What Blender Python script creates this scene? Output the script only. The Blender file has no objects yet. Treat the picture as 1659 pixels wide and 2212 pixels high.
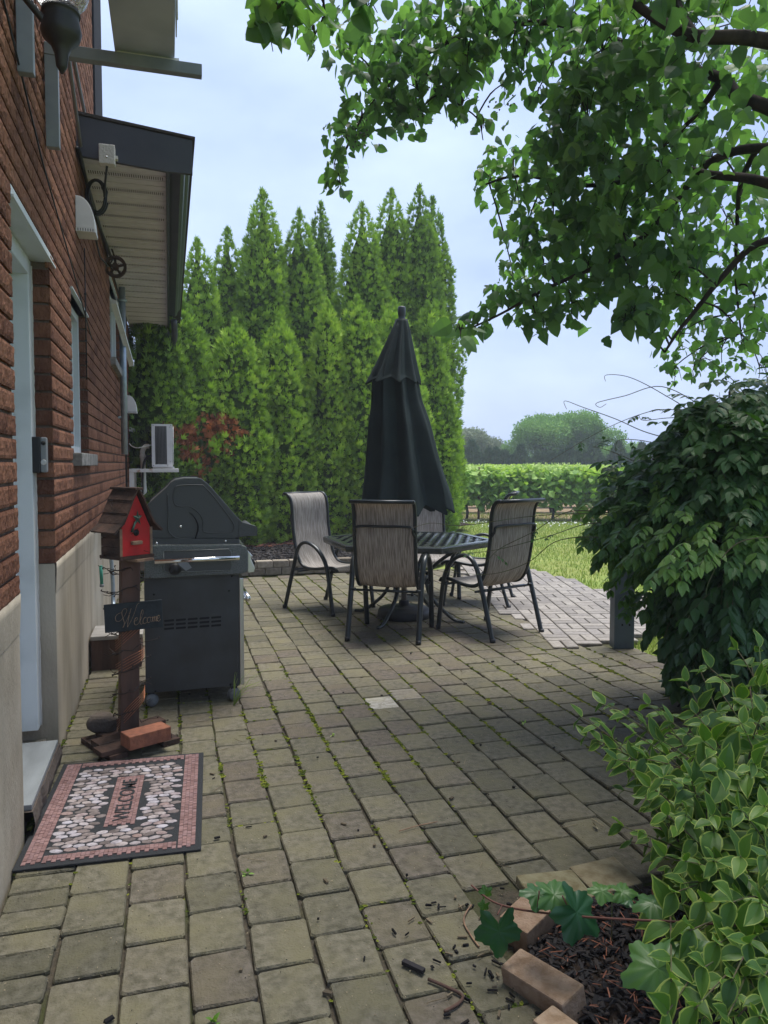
import bpy, bmesh, math, random
import numpy as np
from mathutils import Vector, Matrix, noise
random.seed(7); rng = np.random.default_rng(7)
R = math.radians; PI = math.pi
S = bpy.context.scene; COL = S.collection

# ---------------------------------------------------------------- camera, sky, sun, exposure
CY, FPX, CAMH = 1078.0, 1600.0, 1.4
PITCH = math.atan((CY-1001)/FPX); YAW = math.atan(464*math.cos(PITCH)/FPX)
cd = bpy.data.cameras.new('camera'); cam = bpy.data.objects.new('camera', cd); COL.objects.link(cam)
cam.location = (0, 0, CAMH); cam.rotation_euler = (PI/2-PITCH, 0, -YAW)
cd.sensor_fit = 'AUTO'; cd.sensor_width = 36; cd.lens = 36*FPX/2212; cd.shift_y = -(1106-CY)/2212
cd.clip_start = .05; cd.clip_end = 900; S.camera = cam

SUN_EL, SUN_AZ = 74.0, 55.0          # azimuth clockwise from +Y
w = bpy.data.worlds.new('World'); S.world = w; w.use_nodes = True
nt = w.node_tree; nt.nodes.clear()
def N(t, k, **kw):
    n = t.nodes.new(k)
    for a, b in kw.items(): setattr(n, a, b)
    return n
out = N(nt, 'ShaderNodeOutputWorld'); bg = N(nt, 'ShaderNodeBackground'); bg.inputs[1].default_value = .1
sky = N(nt, 'ShaderNodeTexSky', sky_type='NISHITA', sun_disc=False)
sky.sun_elevation = R(SUN_EL); sky.sun_rotation = R(SUN_AZ); sky.air_density = 1.4; sky.dust_density = 4
tc = N(nt, 'ShaderNodeTexCoord'); mp = N(nt, 'ShaderNodeMapping'); mp.inputs['Scale'].default_value = (1.3, 1.3, 3.2)
no = N(nt, 'ShaderNodeTexNoise'); no.inputs['Scale'].default_value = 1.7; no.inputs['Detail'].default_value = 5; no.inputs['Roughness'].default_value = .55
cr = N(nt, 'ShaderNodeValToRGB'); cr.color_ramp.elements[0].position = .36; cr.color_ramp.elements[1].position = .68
cr.color_ramp.elements[0].color = (3.4, 4.45, 7.3, 1); cr.color_ramp.elements[1].color = (5.5, 6.7, 9.1, 1)
mx = N(nt, 'ShaderNodeMix', data_type='RGBA'); mx.inputs[0].default_value = .86
L = nt.links.new
L(tc.outputs['Generated'], mp.inputs[0]); L(mp.outputs[0], no.inputs['Vector']); L(no.outputs[0], cr.inputs[0])
L(sky.outputs[0], mx.inputs[6]); L(cr.outputs[0], mx.inputs[7]); L(mx.outputs[2], bg.inputs[0]); L(bg.outputs[0], out.inputs[0])
sd = bpy.data.lights.new('sun', 'SUN'); sd.energy = 3.6; sd.angle = R(30); sd.color = (1, .95, .87)
so = bpy.data.objects.new('sun', sd); COL.objects.link(so)
sv = Vector((math.sin(R(SUN_AZ))*math.cos(R(SUN_EL)), math.cos(R(SUN_AZ))*math.cos(R(SUN_EL)), math.sin(R(SUN_EL))))
so.rotation_euler = sv.to_track_quat('Z', 'Y').to_euler(); so.location = sv*30
S.view_settings.view_transform = 'Standard'; S.view_settings.look = 'None'; S.view_settings.gamma = 1
S.cycles.diffuse_bounces = 6; S.view_settings.use_curve_mapping = False; S.view_settings.exposure = 0.68

# ---------------------------------------------------------------- measuring helpers (photo pixel at 1659x2212 -> world point)
_f = Vector((math.sin(YAW)*math.cos(PITCH), math.cos(YAW)*math.cos(PITCH), -math.sin(PITCH)))
_r = Vector((math.cos(YAW), -math.sin(YAW), 0)); _u = _r.cross(_f)
def ray(x, y): return _f + _r*((x-829.5)/FPX) + _u*((CY-y)/FPX)
def at(x, y, d): return Vector((0, 0, CAMH)) + ray(x, y)*d
def gp(x, y, z=0.0):
    v = ray(x, y); return Vector((0, 0, CAMH)) + v*((z-CAMH)/v.z)
def wy(x, y, Y):
    v = ray(x, y); return Vector((0, 0, CAMH)) + v*(Y/v.y)
def wx(x, y, X):
    v = ray(x, y); return Vector((0, 0, CAMH)) + v*(X/v.x)

# ---------------------------------------------------------------- materials
def mat(name, col, rough=.8, spec=.3, metal=0, noise_s=None, col2=None, mix=(.35, .65), bump=0, bump_s=60, tint=None, trans=None, scale=(1, 1, 1), detail=6, coord='Object', noise2=None):
    m = bpy.data.materials.new(name); m.use_nodes = True; t = m.node_tree; t.nodes.clear(); l = t.links.new
    o = N(t, 'ShaderNodeOutputMaterial'); p = N(t, 'ShaderNodeBsdfPrincipled')
    p.inputs['Roughness'].default_value = rough; p.inputs['Metallic'].default_value = metal
    p.inputs['Specular IOR Level'].default_value = spec
    c = N(t, 'ShaderNodeRGB'); c.outputs[0].default_value = (*col, 1); cur = c.outputs[0]
    co = N(t, 'ShaderNodeTexCoord'); ma = N(t, 'ShaderNodeMapping'); ma.inputs['Scale'].default_value = scale
    l(co.outputs[coord], ma.inputs[0])
    if noise_s:
        n = N(t, 'ShaderNodeTexNoise'); n.inputs['Scale'].default_value = noise_s; n.inputs['Detail'].default_value = detail
        l(ma.outputs[0], n.inputs['Vector'])
        r = N(t, 'ShaderNodeMapRange'); r.inputs[1].default_value = mix[0]; r.inputs[2].default_value = mix[1]
        l(n.outputs[0], r.inputs[0])
        x = N(t, 'ShaderNodeMix', data_type='RGBA'); l(r.outputs[0], x.inputs[0]); l(cur, x.inputs[6]); x.inputs[7].default_value = (*col2, 1); cur = x.outputs[2]
    if noise2:
        s2, c3, a, b = noise2
        n = N(t, 'ShaderNodeTexNoise'); n.inputs['Scale'].default_value = s2; n.inputs['Detail'].default_value = 4
        l(co.outputs[coord], n.inputs['Vector'])
        r = N(t, 'ShaderNodeMapRange'); r.inputs[1].default_value = a; r.inputs[2].default_value = b
        l(n.outputs[0], r.inputs[0])
        x = N(t, 'ShaderNodeMix', data_type='RGBA'); l(r.outputs[0], x.inputs[0]); l(cur, x.inputs[6]); x.inputs[7].default_value = (*c3, 1); cur = x.outputs[2]
    if tint:                     # per-piece colour variation: tint = list of colours spread over the attribute 0..1
        a = N(t, 'ShaderNodeAttribute', attribute_name='tint')
        rr = N(t, 'ShaderNodeValToRGB'); e = rr.color_ramp.elements
        while len(e) < len(tint): e.new(.5)
        for i, cc in enumerate(tint): e[i].position = i/(len(tint)-1); e[i].color = (*cc, 1)
        l(a.outputs['Fac'], rr.inputs[0])
        if noise_s or noise2:
            x = N(t, 'ShaderNodeMix', data_type='RGBA', blend_type='MULTIPLY'); x.inputs[0].default_value = 1; l(cur, x.inputs[6]); l(rr.outputs[0], x.inputs[7]); cur = x.outputs[2]
        else: cur = rr.outputs[0]
    l(cur, p.inputs['Base Color'])
    if bump:
        n = N(t, 'ShaderNodeTexNoise'); n.inputs['Scale'].default_value = bump_s; n.inputs['Detail'].default_value = 5
        l(ma.outputs[0], n.inputs['Vector']); b = N(t, 'ShaderNodeBump'); b.inputs['Strength'].default_value = bump; b.inputs['Distance'].default_value = .01
        l(n.outputs[0], b.inputs['Height']); l(b.outputs[0], p.inputs['Normal'])
    if trans:
        tr = N(t, 'ShaderNodeBsdfTranslucent'); ad = N(t, 'ShaderNodeMixShader'); ad.inputs[0].default_value = trans[0]
        gx = N(t, 'ShaderNodeMix', data_type='RGBA', blend_type='MULTIPLY'); gx.inputs[0].default_value = 1; l(cur, gx.inputs[6]); gx.inputs[7].default_value = (*trans[1], 1)
        l(gx.outputs[2], tr.inputs[0]); l(p.outputs[0], ad.inputs[1]); l(tr.outputs[0], ad.inputs[2]); l(ad.outputs[0], o.inputs[0])
    else: l(p.outputs[0], o.inputs[0])
    return m

# ---------------------------------------------------------------- object helpers
def link(o, parent=None):
    COL.objects.link(o)
    if parent: o.parent = parent
    return o
def tag(o, label=None, cat=None, group=None, kind=None):
    if label: o['label'] = label
    if cat: o['category'] = cat
    if group: o['group'] = group
    if kind: o['kind'] = kind
    return o
def empty(name, loc=(0, 0, 0), rz=0, label=None, cat=None, group=None):
    o = bpy.data.objects.new(name, None); o.empty_display_size = .1; o.location = loc; o.rotation_euler = (0, 0, rz)
    return tag(link(o), label, cat, group)
def copy_tree(o, parent=None):
    c = o.copy(); COL.objects.link(c)
    if parent: c.parent = parent
    for ch in o.children: copy_tree(ch, c)
    return c

class MB:
    """collects pieces of ONE mesh"""
    def __init__(s): s.v = []; s.f = []; s.m = []; s.t = []; s.sm = []
    def add(s, v, f, m=0, t=.5, sm=False):
        b = len(s.v); s.v += [tuple(q) for q in v]
        for q in f: s.f.append([i+b for i in q]); s.m.append(m); s.t.append(t); s.sm.append(sm)
        return s
    def box(s, a, b, m=0, t=.5, M=None, bev=0):
        x0, y0, z0 = a; x1, y1, z1 = b
        if bev:
            bm = bmesh.new(); bmesh.ops.create_cube(bm, size=1)
            for q in bm.verts: q.co = Vector(((x0+x1)/2+q.co.x*(x1-x0), (y0+y1)/2+q.co.y*(y1-y0), (z0+z1)/2+q.co.z*(z1-z0)))
            bmesh.ops.bevel(bm, geom=bm.edges[:], offset=bev, segments=2, affect='EDGES', profile=.6)
            bm.verts.index_update(); v = [q.co.copy() for q in bm.verts]; f = [[q.index for q in ff.verts] for ff in bm.faces]; bm.free()
        else:
            v = [Vector(q) for q in ((x0,y0,z0),(x1,y0,z0),(x1,y1,z0),(x0,y1,z0),(x0,y0,z1),(x1,y0,z1),(x1,y1,z1),(x0,y1,z1))]
            f = [(3,2,1,0),(4,5,6,7),(0,1,5,4),(1,2,6,5),(2,3,7,6),(3,0,4,7)]
        if M: v = [M @ q for q in v]
        return s.add(v, f, m, t)
    def tube(s, pts, r, n=8, m=0, t=.5, cap=True, flat=None):
        pts = [Vector(p) for p in pts]; k = len(pts)
        rs = r if isinstance(r, (list, tuple)) else [r]*k
        v = []; f = []; up = None
        for i, p in enumerate(pts):
            d = (pts[min(i+1, k-1)]-pts[max(i-1, 0)])
            if d.length < 1e-9: d = Vector((0, 0, 1))
            d.normalize()
            if up is None: up = Vector((0, 0, 1)) if abs(d.z) < .9 else Vector((1, 0, 0))
            a = d.cross(up)
            if a.length < 1e-6: a = d.orthogonal()
            a.normalize(); b = a.cross(d).normalized(); up = b
            for j in range(n):
                q = 2*PI*j/n; v.append(p+(a*math.cos(q)+b*math.sin(q)*(flat or 1))*rs[i])
        for i in range(k-1):
            for j in range(n): f.append((i*n+j, i*n+(j+1) % n, (i+1)*n+(j+1) % n, (i+1)*n+j))
        if cap: f.append(tuple(range(n))[::-1]); f.append(tuple(range((k-1)*n, k*n)))
        return s.add(v, f, m, t, True)
    def prism(s, poly, d, m=0, t=.5, M=None):
        """polygon of 3D points extruded along vector d"""
        n = len(poly); P = [Vector(p) for p in poly]; D = Vector(d); v = P+[p+D for p in P]
        if M: v = [M @ q for q in v]
        f = [tuple(range(n))[::-1], tuple(range(n, 2*n))]+[(i, (i+1) % n, n+(i+1) % n, n+i) for i in range(n)]
        return s.add(v, f, m, t)
    def lathe(s, prof, c=(0, 0, 0), n=20, m=0, t=.5, M=None):
        v = []; f = []; k = len(prof)
        for r_, z in prof:
            for j in range(n): a = 2*PI*j/n; v.append(Vector((c[0]+r_*math.cos(a), c[1]+r_*math.sin(a), c[2]+z)))
        for i in range(k-1):
            for j in range(n): f.append((i*n+j, i*n+(j+1) % n, (i+1)*n+(j+1) % n, (i+1)*n+j))
        f.append(tuple(range(n))[::-1]); f.append(tuple(range((k-1)*n, k*n)))
        if M: v = [M @ q for q in v]
        return s.add(v, f, m, t, True)
    def build(s, name, mats, parent=None, bevel=0, fix=True):
        me = bpy.data.meshes.new(name); me.from_pydata(s.v, [], s.f)
        mats = mats if isinstance(mats, (list, tuple)) else [mats]
        for q in mats: me.materials.append(q)
        me.polygons.foreach_set('material_index', s.m); me.polygons.foreach_set('use_smooth', s.sm)
        at_ = me.attributes.new('tint', 'FLOAT', 'FACE'); at_.data.foreach_set('value', s.t)
        if fix:
            bm = bmesh.new(); bm.from_mesh(me); bmesh.ops.recalc_face_normals(bm, faces=bm.faces[:])
            if bevel: bmesh.ops.bevel(bm, geom=[e for e in bm.edges if len(e.link_faces) == 2 and e.calc_face_angle(0) > .6], offset=bevel, segments=2, affect='EDGES', profile=.6)
            bm.to_mesh(me); bm.free()
        return link(bpy.data.objects.new(name, me), parent)

def scatter(name, T, P, Rm, Sc, tint, mats, parent=None, fmat=None, smooth=False, extra=None):
    """one mesh made of many leaves. T=(verts Nx3, faces list, mat index list)"""
    tv, tf, tm = T; tv = np.asarray(tv, float); k = len(P); n = len(tv)
    Sc = np.asarray(Sc, float)
    if Sc.ndim == 1: Sc = Sc[:, None].repeat(3, 1)
    V = np.einsum('kij,knj->kni', Rm, tv[None]*Sc[:, None, :]) + np.asarray(P)[:, None, :]
    lens = np.array([len(q) for q in tf]); flat = np.concatenate([np.array(q) for q in tf])
    loops = (flat[None] + (np.arange(k)*n)[:, None]).ravel(); nl = len(flat)
    starts = (np.concatenate([[0], np.cumsum(lens)[:-1]])[None] + (np.arange(k)*nl)[:, None]).ravel()
    me = bpy.data.meshes.new(name); me.vertices.add(k*n); me.vertices.foreach_set('co', V.ravel().astype(np.float32))
    me.loops.add(len(loops)); me.loops.foreach_set('vertex_index', loops.astype(np.int32))
    me.polygons.add(k*len(tf)); me.polygons.foreach_set('loop_start', starts.astype(np.int32))
    mi = np.tile(np.array(tm), (k, 1))
    if fmat is not None: mi = mi + np.asarray(fmat)[:, None]
    me.update(calc_edges=True)
    for q in (mats if isinstance(mats, (list, tuple)) else [mats]): me.materials.append(q)
    me.polygons.foreach_set('material_index', mi.ravel().astype(np.int32))
    me.polygons.foreach_set('use_smooth', [smooth]*(k*len(tf)))
    a = me.attributes.new('tint', 'FLOAT', 'FACE'); a.data.foreach_set('value', np.repeat(np.asarray(tint, float), len(tf)).astype(np.float32))
    me.validate(); return link(bpy.data.objects.new(name, me), parent)
def frames(D, U):
    """rotation matrices with local y along D and local z near U"""
    D = D/np.maximum(np.linalg.norm(D, axis=1, keepdims=True), 1e-9)
    X = np.cross(D, U); X /= np.maximum(np.linalg.norm(X, axis=1, keepdims=True), 1e-9); Z = np.cross(X, D)
    return np.stack([X, D, Z], axis=2)
def rdir(k): d = rng.normal(size=(k, 3)); return d/np.linalg.norm(d, axis=1, keepdims=True)
def smooth_path(pts, n=6):
    pts = [Vector(p) for p in pts]; o = []
    for i in range(len(pts)-1):
        p0 = pts[max(i-1, 0)]; p1 = pts[i]; p2 = pts[i+1]; p3 = pts[min(i+2, len(pts)-1)]
        for j in range(n):
            t = j/n; o.append(.5*((2*p1)+(p2-p0)*t+(2*p0-5*p1+4*p2-p3)*t*t+(3*p1-p0-3*p2+p3)*t**3))
    return o+[pts[-1]]

# leaf templates: local y = length (0..1), z = normal
def leaf_outline(pts, fold=.12, droop=.15):
    """pts = right half outline [(x,y)..] from base to tip -> mesh with a midrib fold"""
    v = [(0, 0, 0)]; n = len(pts)
    mid = [(0, y, -droop*y*y) for _, y in pts]; v = mid[:]; r = [(x, y, fold*abs(x)*2-droop*y*y) for x, y in pts]; l_ = [(-x, y, z) for x, y, z in r]
    v = mid+r+l_; f = []
    for i in range(n-1): f.append((i, n+i, n+i+1, i+1)); f.append((i, i+1, 2*n+i+1, 2*n+i))
    return v, f, [0]*len(f)
L_OVATE = leaf_outline([(.02, 0), (.17, .18), (.23, .42), (.15, .72), (.0, 1)])
L_MULB = leaf_outline([(.12, .0), (.36, .1), (.44, .3), (.30, .42), (.40, .58), (.24, .78), (0, 1)], .3, .45)
L_MULB2 = leaf_outline([(.1, .0), (.34, .08), (.42, .32), (.33, .62), (.16, .85), (0, 1)], -.1, .35)
L_GRAPE = leaf_outline([(.1, -.02), (.42, -.1), (.52, .12), (.44, .28), (.56, .44), (.40, .54), (.34, .72), (.14, .8), (0, 1)], .1, .2)
def variegated():
    o = [(.03, 0), (.17, .14), (.27, .38), (.25, .6), (.12, .86), (0, 1.02)]; i_ = [(.02, .03), (.145, .16), (.238, .385), (.218, .59), (.09, .83), (0, .94)]
    v = []; fold = .35; dr = .2
    n = len(o)
    for x, y in i_: v.append((0, y, -dr*y*y))
    for x, y in i_: v.append((x, y, fold*x-dr*y*y))
    for x, y in i_: v.append((-x, y, fold*x-dr*y*y))
    for x, y in o: v.append((x, y, fold*x-dr*y*y))
    for x, y in o: v.append((-x, y, fold*x-dr*y*y))
    f = []; m = []
    for k in range(n-1):
        f += [(k, n+k, n+k+1, k+1), (k, k+1, 2*n+k+1, 2*n+k)]; m += [0, 0]
        f += [(n+k, 3*n+k, 3*n+k+1, n+k+1), (2*n+k, 2*n+k+1, 4*n+k+1, 4*n+k)]; m += [1, 1]
    return v, f, m
def curly(seed):
    rr_ = random.Random(seed); o = [(.03, 0), (.15, .10), (.235, .24), (.265, .40), (.235, .58), (.165, .75), (.075, .9), (0, 1.03)]; n = len(o)
    v = []; bend = rr_.uniform(.15, .5); tw_ = rr_.uniform(-.35, .35); fold = rr_.uniform(.1, .5)
    def P_(x, y, e=0): z = fold*abs(x)+e-bend*y*y*.6; return (x*math.cos(tw_*y)+.06*math.sin(y*3+seed), y-.12*bend*y*y, z+x*math.sin(tw_*y))
    rows_ = ([0]*n, [x*.5 for x, _ in o], [max(0, x-.022-rr_.uniform(0, .03)) for x, _ in o], [x+rr_.uniform(-.012, .012) for x, _ in o])
    for s_ in (1, -1):
        for ri, rw in enumerate(rows_):
            for k, x in enumerate(rw): v.append(P_(s_*x, o[k][1] if ri < 3 else o[k][1], (.018*math.sin(k*2.1+seed+s_) if ri >= 2 else (-.012 if ri == 0 else 0))))
    f = []; m = []
    for h in (0, 1):
        b_ = h*4*n
        for r_ in range(3):
            for k in range(n-1):
                q = (b_+r_*n+k, b_+(r_+1)*n+k, b_+(r_+1)*n+k+1, b_+r_*n+k+1); f.append(q if h == 0 else q[::-1]); m.append(1 if r_ == 2 else 0)
    return v, f, m
L_VARS = [curly(i) for i in range(4)]
def bigleaf(seed, lobes=5):
    rr_ = random.Random(seed); v = []; NA, NR = 60, 6
    for j in range(NR+1):
        for i in range(NA):
            a = -PI+2*PI*i/NA; rad_ = .50*(1+.22*math.cos(lobes*a)*(1-.4*abs(a)/PI))*(1-.55*max(0, (abs(a)-2.45)/.7)); rad_ *= 1+.045*(i % 3-1)
            q = j/NR; x = rad_*q*math.sin(a); y = .42+rad_*q*math.cos(a)*1.1
            vein = min(abs(a-k) for k in (0, 1.25, -1.25, 2.3, -2.3)); z = .05*min(1, vein*2.2)*q+.025*math.sin(a*11)*q*q-.16*q*q*abs(math.sin(a))-.10*(y-.4)**2+.02*math.sin(7*x+seed)+.015*math.sin(9*y+seed)
            v.append((x, y, z))
    f = [(j*NA+i, j*NA+(i+1) % NA, (j+1)*NA+(i+1) % NA, (j+1)*NA+i) for j in range(NR) for i in range(NA)]
    return v, f, [0]*len(f)
L_BIG = bigleaf(1)
def spray(n=5, spread=60, wd=.11, curl=.25):
    v = []; f = []
    for i in range(n):
        a = R(-spread+2*spread*i/(n-1)); ln = 1-.35*abs(i-(n-1)/2)/((n-1)/2); b = len(v)
        dx, dy = math.sin(a), math.cos(a); px, py = dy, -dx; z = curl*((i % 2)*2-1)*.5
        for q, ww in ((.05, .4), (.55, 1.0), (1, .25)):
            c = (dx*ln*q, dy*ln*q, z*q*q*1.2)
            v += [(c[0]-px*wd*ww, c[1]-py*wd*ww, c[2]), (c[0]+px*wd*ww, c[1]+py*wd*ww, c[2]+.03)]
        f += [(b, b+1, b+3, b+2), (b+2, b+3, b+5, b+4)]
    return v, f, [0]*len(f)
SPRAY = spray(6, 42, .085, .3)
def clump(n=7, sz=.45):
    """little bunch of leaves for far trees"""
    v = []; f = []; rr = random.Random(3)
    for i in range(n):
        c = Vector((rr.uniform(-.5, .5), rr.uniform(-.5, .5), rr.uniform(-.4, .4))); d = Vector((rr.uniform(-1, 1), rr.uniform(-1, 1), rr.uniform(-.7, .3))).normalized()
        x = d.orthogonal().normalized()*sz*.3; b = len(v)
        v += [c, c+d*sz*.5+x, c+d*sz, c+d*sz*.5-x]; f.append((b, b+1, b+2, b+3))
    return [tuple(q) for q in v], f, [0]*len(f)
CLUMP = clump()

# ================================================================ materials list
M = {}
M['brick'] = mat('brick', (.9, .9, .9), .93, .15, noise_s=26, col2=(.62, .57, .56), mix=(.4, .7), tint=[(.125, .056, .037), (.19, .087, .054), (.27, .13, .08), (.225, .105, .065), (.155, .07, .045)], bump=1.0, bump_s=75, scale=(1, 1.0, .5), detail=8)
M['mortar'] = mat('mortar', (.10, .075, .062), .95, .1, noise_s=20, col2=(.16, .125, .10), bump=.4)
M['found'] = mat('foundation_plaster', (.40, .35, .275), .9, .2, noise_s=3.2, col2=(.25, .22, .17), mix=(.4, .7), scale=(1, 1.4, .45), bump=.35, bump_s=90, noise2=(1.1, (.44, .41, .35), .5, .75))
M['white'] = mat('white_paint', (.62, .66, .68), .45, .4, noise_s=5, col2=(.5, .54, .56), mix=(.5, .8))
M['whitemet'] = mat('white_metal', (.72, .72, .72), .4, .5, noise_s=9, col2=(.6, .6, .59), mix=(.5, .8))
M['caulk'] = mat('caulk', (.55, .53, .5), .9, bump=.6, bump_s=60)
M['soffit'] = mat('soffit_panel', (.78, .74, .80), .5, .3, noise_s=4, col2=(.68, .64, .70))
M['slot'] = mat('slot_dark', (.12, .105, .1), .9)
M['trimd'] = mat('dark_trim', (.035, .04, .05), .38, .5, noise_s=3, col2=(.055, .06, .07))
M['roof'] = mat('roof_shingle', (.06, .055, .05), .9, bump=.5)
M['stone'] = mat('window_sill_stone', (.30, .29, .27), .9, .2, noise_s=14, col2=(.16, .155, .145), bump=.6, bump_s=40)
M['galv'] = mat('galvanised_steel', (.36, .42, .47), .42, .5, .55, noise_s=14, col2=(.25, .31, .37))
M['black'] = mat('black_plastic', (.012, .013, .015), .45, .4)
M['grey'] = mat('grey_plastic', (.2, .21, .22), .5, .4)
M['blackm'] = mat('black_iron', (.014, .015, .018), .5, .5, noise_s=20, col2=(.03, .028, .028))
M['rust'] = mat('rusty_iron', (.045, .03, .026), .8, .3, noise_s=20, col2=(.09, .05, .035), bump=.5)
M['acg'] = mat('condenser_underside', (.50, .55, .62), .5, .4, noise_s=5, col2=(.40, .45, .52))
M['rustw'] = mat('rust_stained_white', (.7, .69, .66), .5, .4, noise_s=12, col2=(.36, .16, .07), mix=(.6, .75))
M['pvc'] = mat('pvc', (.58, .58, .54), .5)
M['grill'] = mat('grill_grey_metal', (.05, .052, .05), .5, .45, .2, noise_s=300, col2=(.08, .088, .09), bump=.08, bump_s=500)
M['grillp'] = mat('grill_side_panel', (.030, .031, .032), .42, .45, noise_s=5, col2=(.045, .05, .054))
M['grilld'] = mat('grill_dark', (.006, .006, .007), .6)
M['wetgrey'] = mat('wet_grey_plastic', (.07, .085, .08), .16, .6, noise_s=120, col2=(.11, .12, .115), bump=.5, bump_s=150)
M['chrome'] = mat('chrome', (.8, .8, .78), .1, .8, 1.0, bump=.1, bump_s=60)
M['steel'] = mat('brushed_steel', (.6, .6, .6), .3, .6, .9)
M['rubber'] = mat('grey_rubber', (.16, .17, .18), .7, noise_s=30, col2=(.09, .095, .1))
M['bark'] = mat('weathered_post_wood', (.12, .07, .052), .85, .2, noise_s=10, col2=(.055, .036, .03), scale=(1, 1, .15), bump=.5, bump_s=40)
M['shake'] = mat('birdhouse_boards', (.085, .05, .038), .85, .2, noise_s=14, col2=(.035, .024, .02), scale=(1, 1, 1), bump=.6, bump_s=50)
M['woodlt'] = mat('pale_cut_wood', (.30, .19, .12), .85, noise_s=30, col2=(.16, .1, .07))
M['red'] = mat('red_paint', (.55, .022, .024), .6, .3, noise_s=12, col2=(.4, .02, .02))
M['star'] = mat('verdigris_star', (.02, .05, .04), .45, .5, .4, noise_s=30, col2=(.06, .12, .09))
M['slate'] = mat('slate', (.012, .017, .021), .6, .3, noise_s=25, col2=(.022, .03, .035), bump=.2)
M['gold'] = mat('tan_lettering', (.46, .31, .19), .7, noise_s=90, col2=(.26, .18, .12))
M['copper'] = mat('copper_wire', (.4, .16, .08), .4, .5, .6)
M['twig'] = mat('twig_dark', (.035, .026, .022), .9)
M['redbrick'] = mat('loose_red_brick', (.27, .11, .065), .9, .2, noise_s=30, col2=(.18, .075, .05), bump=.4, bump_s=80)
M['fieldstone'] = mat('fieldstone', (.10, .08, .065), .95, noise_s=8, col2=(.06, .05, .045), bump=.5)
M['frame'] = mat('powder_coated_frame', (.022, .028, .030), .32, .5, .3)
M['sling'] = mat('woven_sling_fabric', (.50, .475, .44), .75, .2, noise_s=1, col2=(.215, .195, .175), mix=(.40, .62), scale=(260, 9, 9), detail=3, bump=.15, bump_s=1, trans=(.32, (.9, .75, .6)))
M['table'] = mat('cast_table_metal', (.032, .038, .038), .24, .5, .3, noise_s=40, col2=(.05, .06, .058))
M['umb'] = mat('parasol_fabric', (.012, .021, .021), .72, .25, noise_s=5, col2=(.02, .032, .031), bump=.25, bump_s=500)
M['umbcap'] = mat('parasol_cap', (.06, .07, .085), .5)
M['pole'] = mat('parasol_pole', (.45, .40, .33), .28, .5, .8)
M['postg'] = mat('grey_green_steel_paint', (.10, .135, .155), .5, .4, noise_s=6, col2=(.075, .1, .12), mix=(.45, .65), noise2=(14, (.16, .085, .05), .66, .8))
M['paver'] = mat('concrete_paver', (1, 1, 1), .8, .3, noise_s=34, col2=(.55, .56, .5), mix=(.36, .66), noise2=(7, (.93, .93, .76), .42, .7),
                 tint=[(.095, .088, .066), (.135, .124, .09), (.178, .161, .116), (.135, .113, .092), (.16, .134, .108), (.46, .43, .38)], bump=.6, bump_s=130)
M['bricks2'] = mat('clay_path_brick', (1, 1, 1), .75, .35, noise_s=40, col2=(.72, .7, .7), tint=[(.20, .185, .17), (.25, .23, .205), (.32, .295, .26), (.225, .21, .20)], bump=.4, bump_s=120)
M['joint'] = mat('joint_sand', (.05, .045, .035), .98, .1, noise_s=60, col2=(.09, .075, .055), noise2=(2, (.06, .065, .03), .5, .6), bump=.5, bump_s=120)
M['moss'] = mat('moss', (.1, .14, .02), .95, .1, tint=[(.05, .075, .015), (.12, .15, .02), (.24, .26, .04)])
M['lawn'] = mat('lawn_ground', (.16, .21, .05), .95, .1, noise_s=3, col2=(.25, .27, .09), noise2=(.6, (.2, .27, .07), .45, .7), bump=.6, bump_s=60)
M['grassb'] = mat('grass_blade', (.1, .2, .03), .7, .2, tint=[(.13, .22, .045), (.24, .32, .08), (.36, .38, .15)], trans=(.35, (1.2, 1.3, .6)))
M['soil'] = mat('bare_soil', (.17, .12, .08), .98, .1, noise_s=5, col2=(.30, .23, .15), bump=.7, bump_s=25)
M['soild'] = mat('dark_soil', (.018, .014, .012), .98, .1, noise_s=30, col2=(.035, .025, .02), bump=.6, bump_s=60)
M['mulch'] = mat('black_mulch', (.012, .011, .012), .75, .3, tint=[(.008, .007, .008), (.018, .016, .018), (.035, .026, .022)])
M['mulchr'] = mat('red_needle_mulch', (.2, .08, .05), .9, .1, tint=[(.11, .05, .035), (.24, .1, .065), (.33, .15, .1)])
M['debris'] = mat('debris', (.1, .08, .06), .9, .1, tint=[(.012, .012, .013), (.02, .018, .018), (.15, .12, .08), (.4, .33, .22)])
M['wall_block'] = mat('retaining_block', (1, 1, 1), .9, .2, noise_s=25, col2=(.7, .7, .66), tint=[(.20, .17, .135), (.28, .245, .2), (.34, .3, .25)], bump=.5, bump_s=60)
M['edge'] = mat('tan_edging_block', (1, 1, 1), .9, .2, noise_s=22, col2=(.68, .62, .55), mix=(.4, .65), tint=[(.30, .21, .15), (.36, .27, .19), (.23, .21, .13)], bump=.5, bump_s=110)
M['matrub'] = mat('doormat_rubber', (.018, .02, .023), .7, .3, bump=.3, bump_s=200)
M['matpink'] = mat('doormat_woven', (.28, .175, .165), .9, .1, noise_s=30, col2=(.18, .105, .10), scale=(1, 3, 1), tint=[(.75, .75, .75), (1, 1, 1), (.9, .95, 1)])
M['matpeb'] = mat('doormat_pebble', (1, 1, 1), .85, .2, noise_s=55, col2=(.62, .6, .6), tint=[(.13, .11, .105), (.24, .2, .19), (.36, .31, .3), (.42, .4, .44), (.28, .2, .18)])
M['thuja'] = mat('arborvitae_foliage', (.06, .13, .03), .75, .2, tint=[(.08, .15, .03), (.17, .29, .045), (.29, .45, .06), (.42, .56, .09)], trans=(.22, (1.2, 1.4, .5)))
M['thujad'] = mat('arborvitae_dead', (.2, .07, .035), .9, .1, tint=[(.20, .07, .04), (.42, .16, .07), (.55, .23, .10)])
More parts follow.
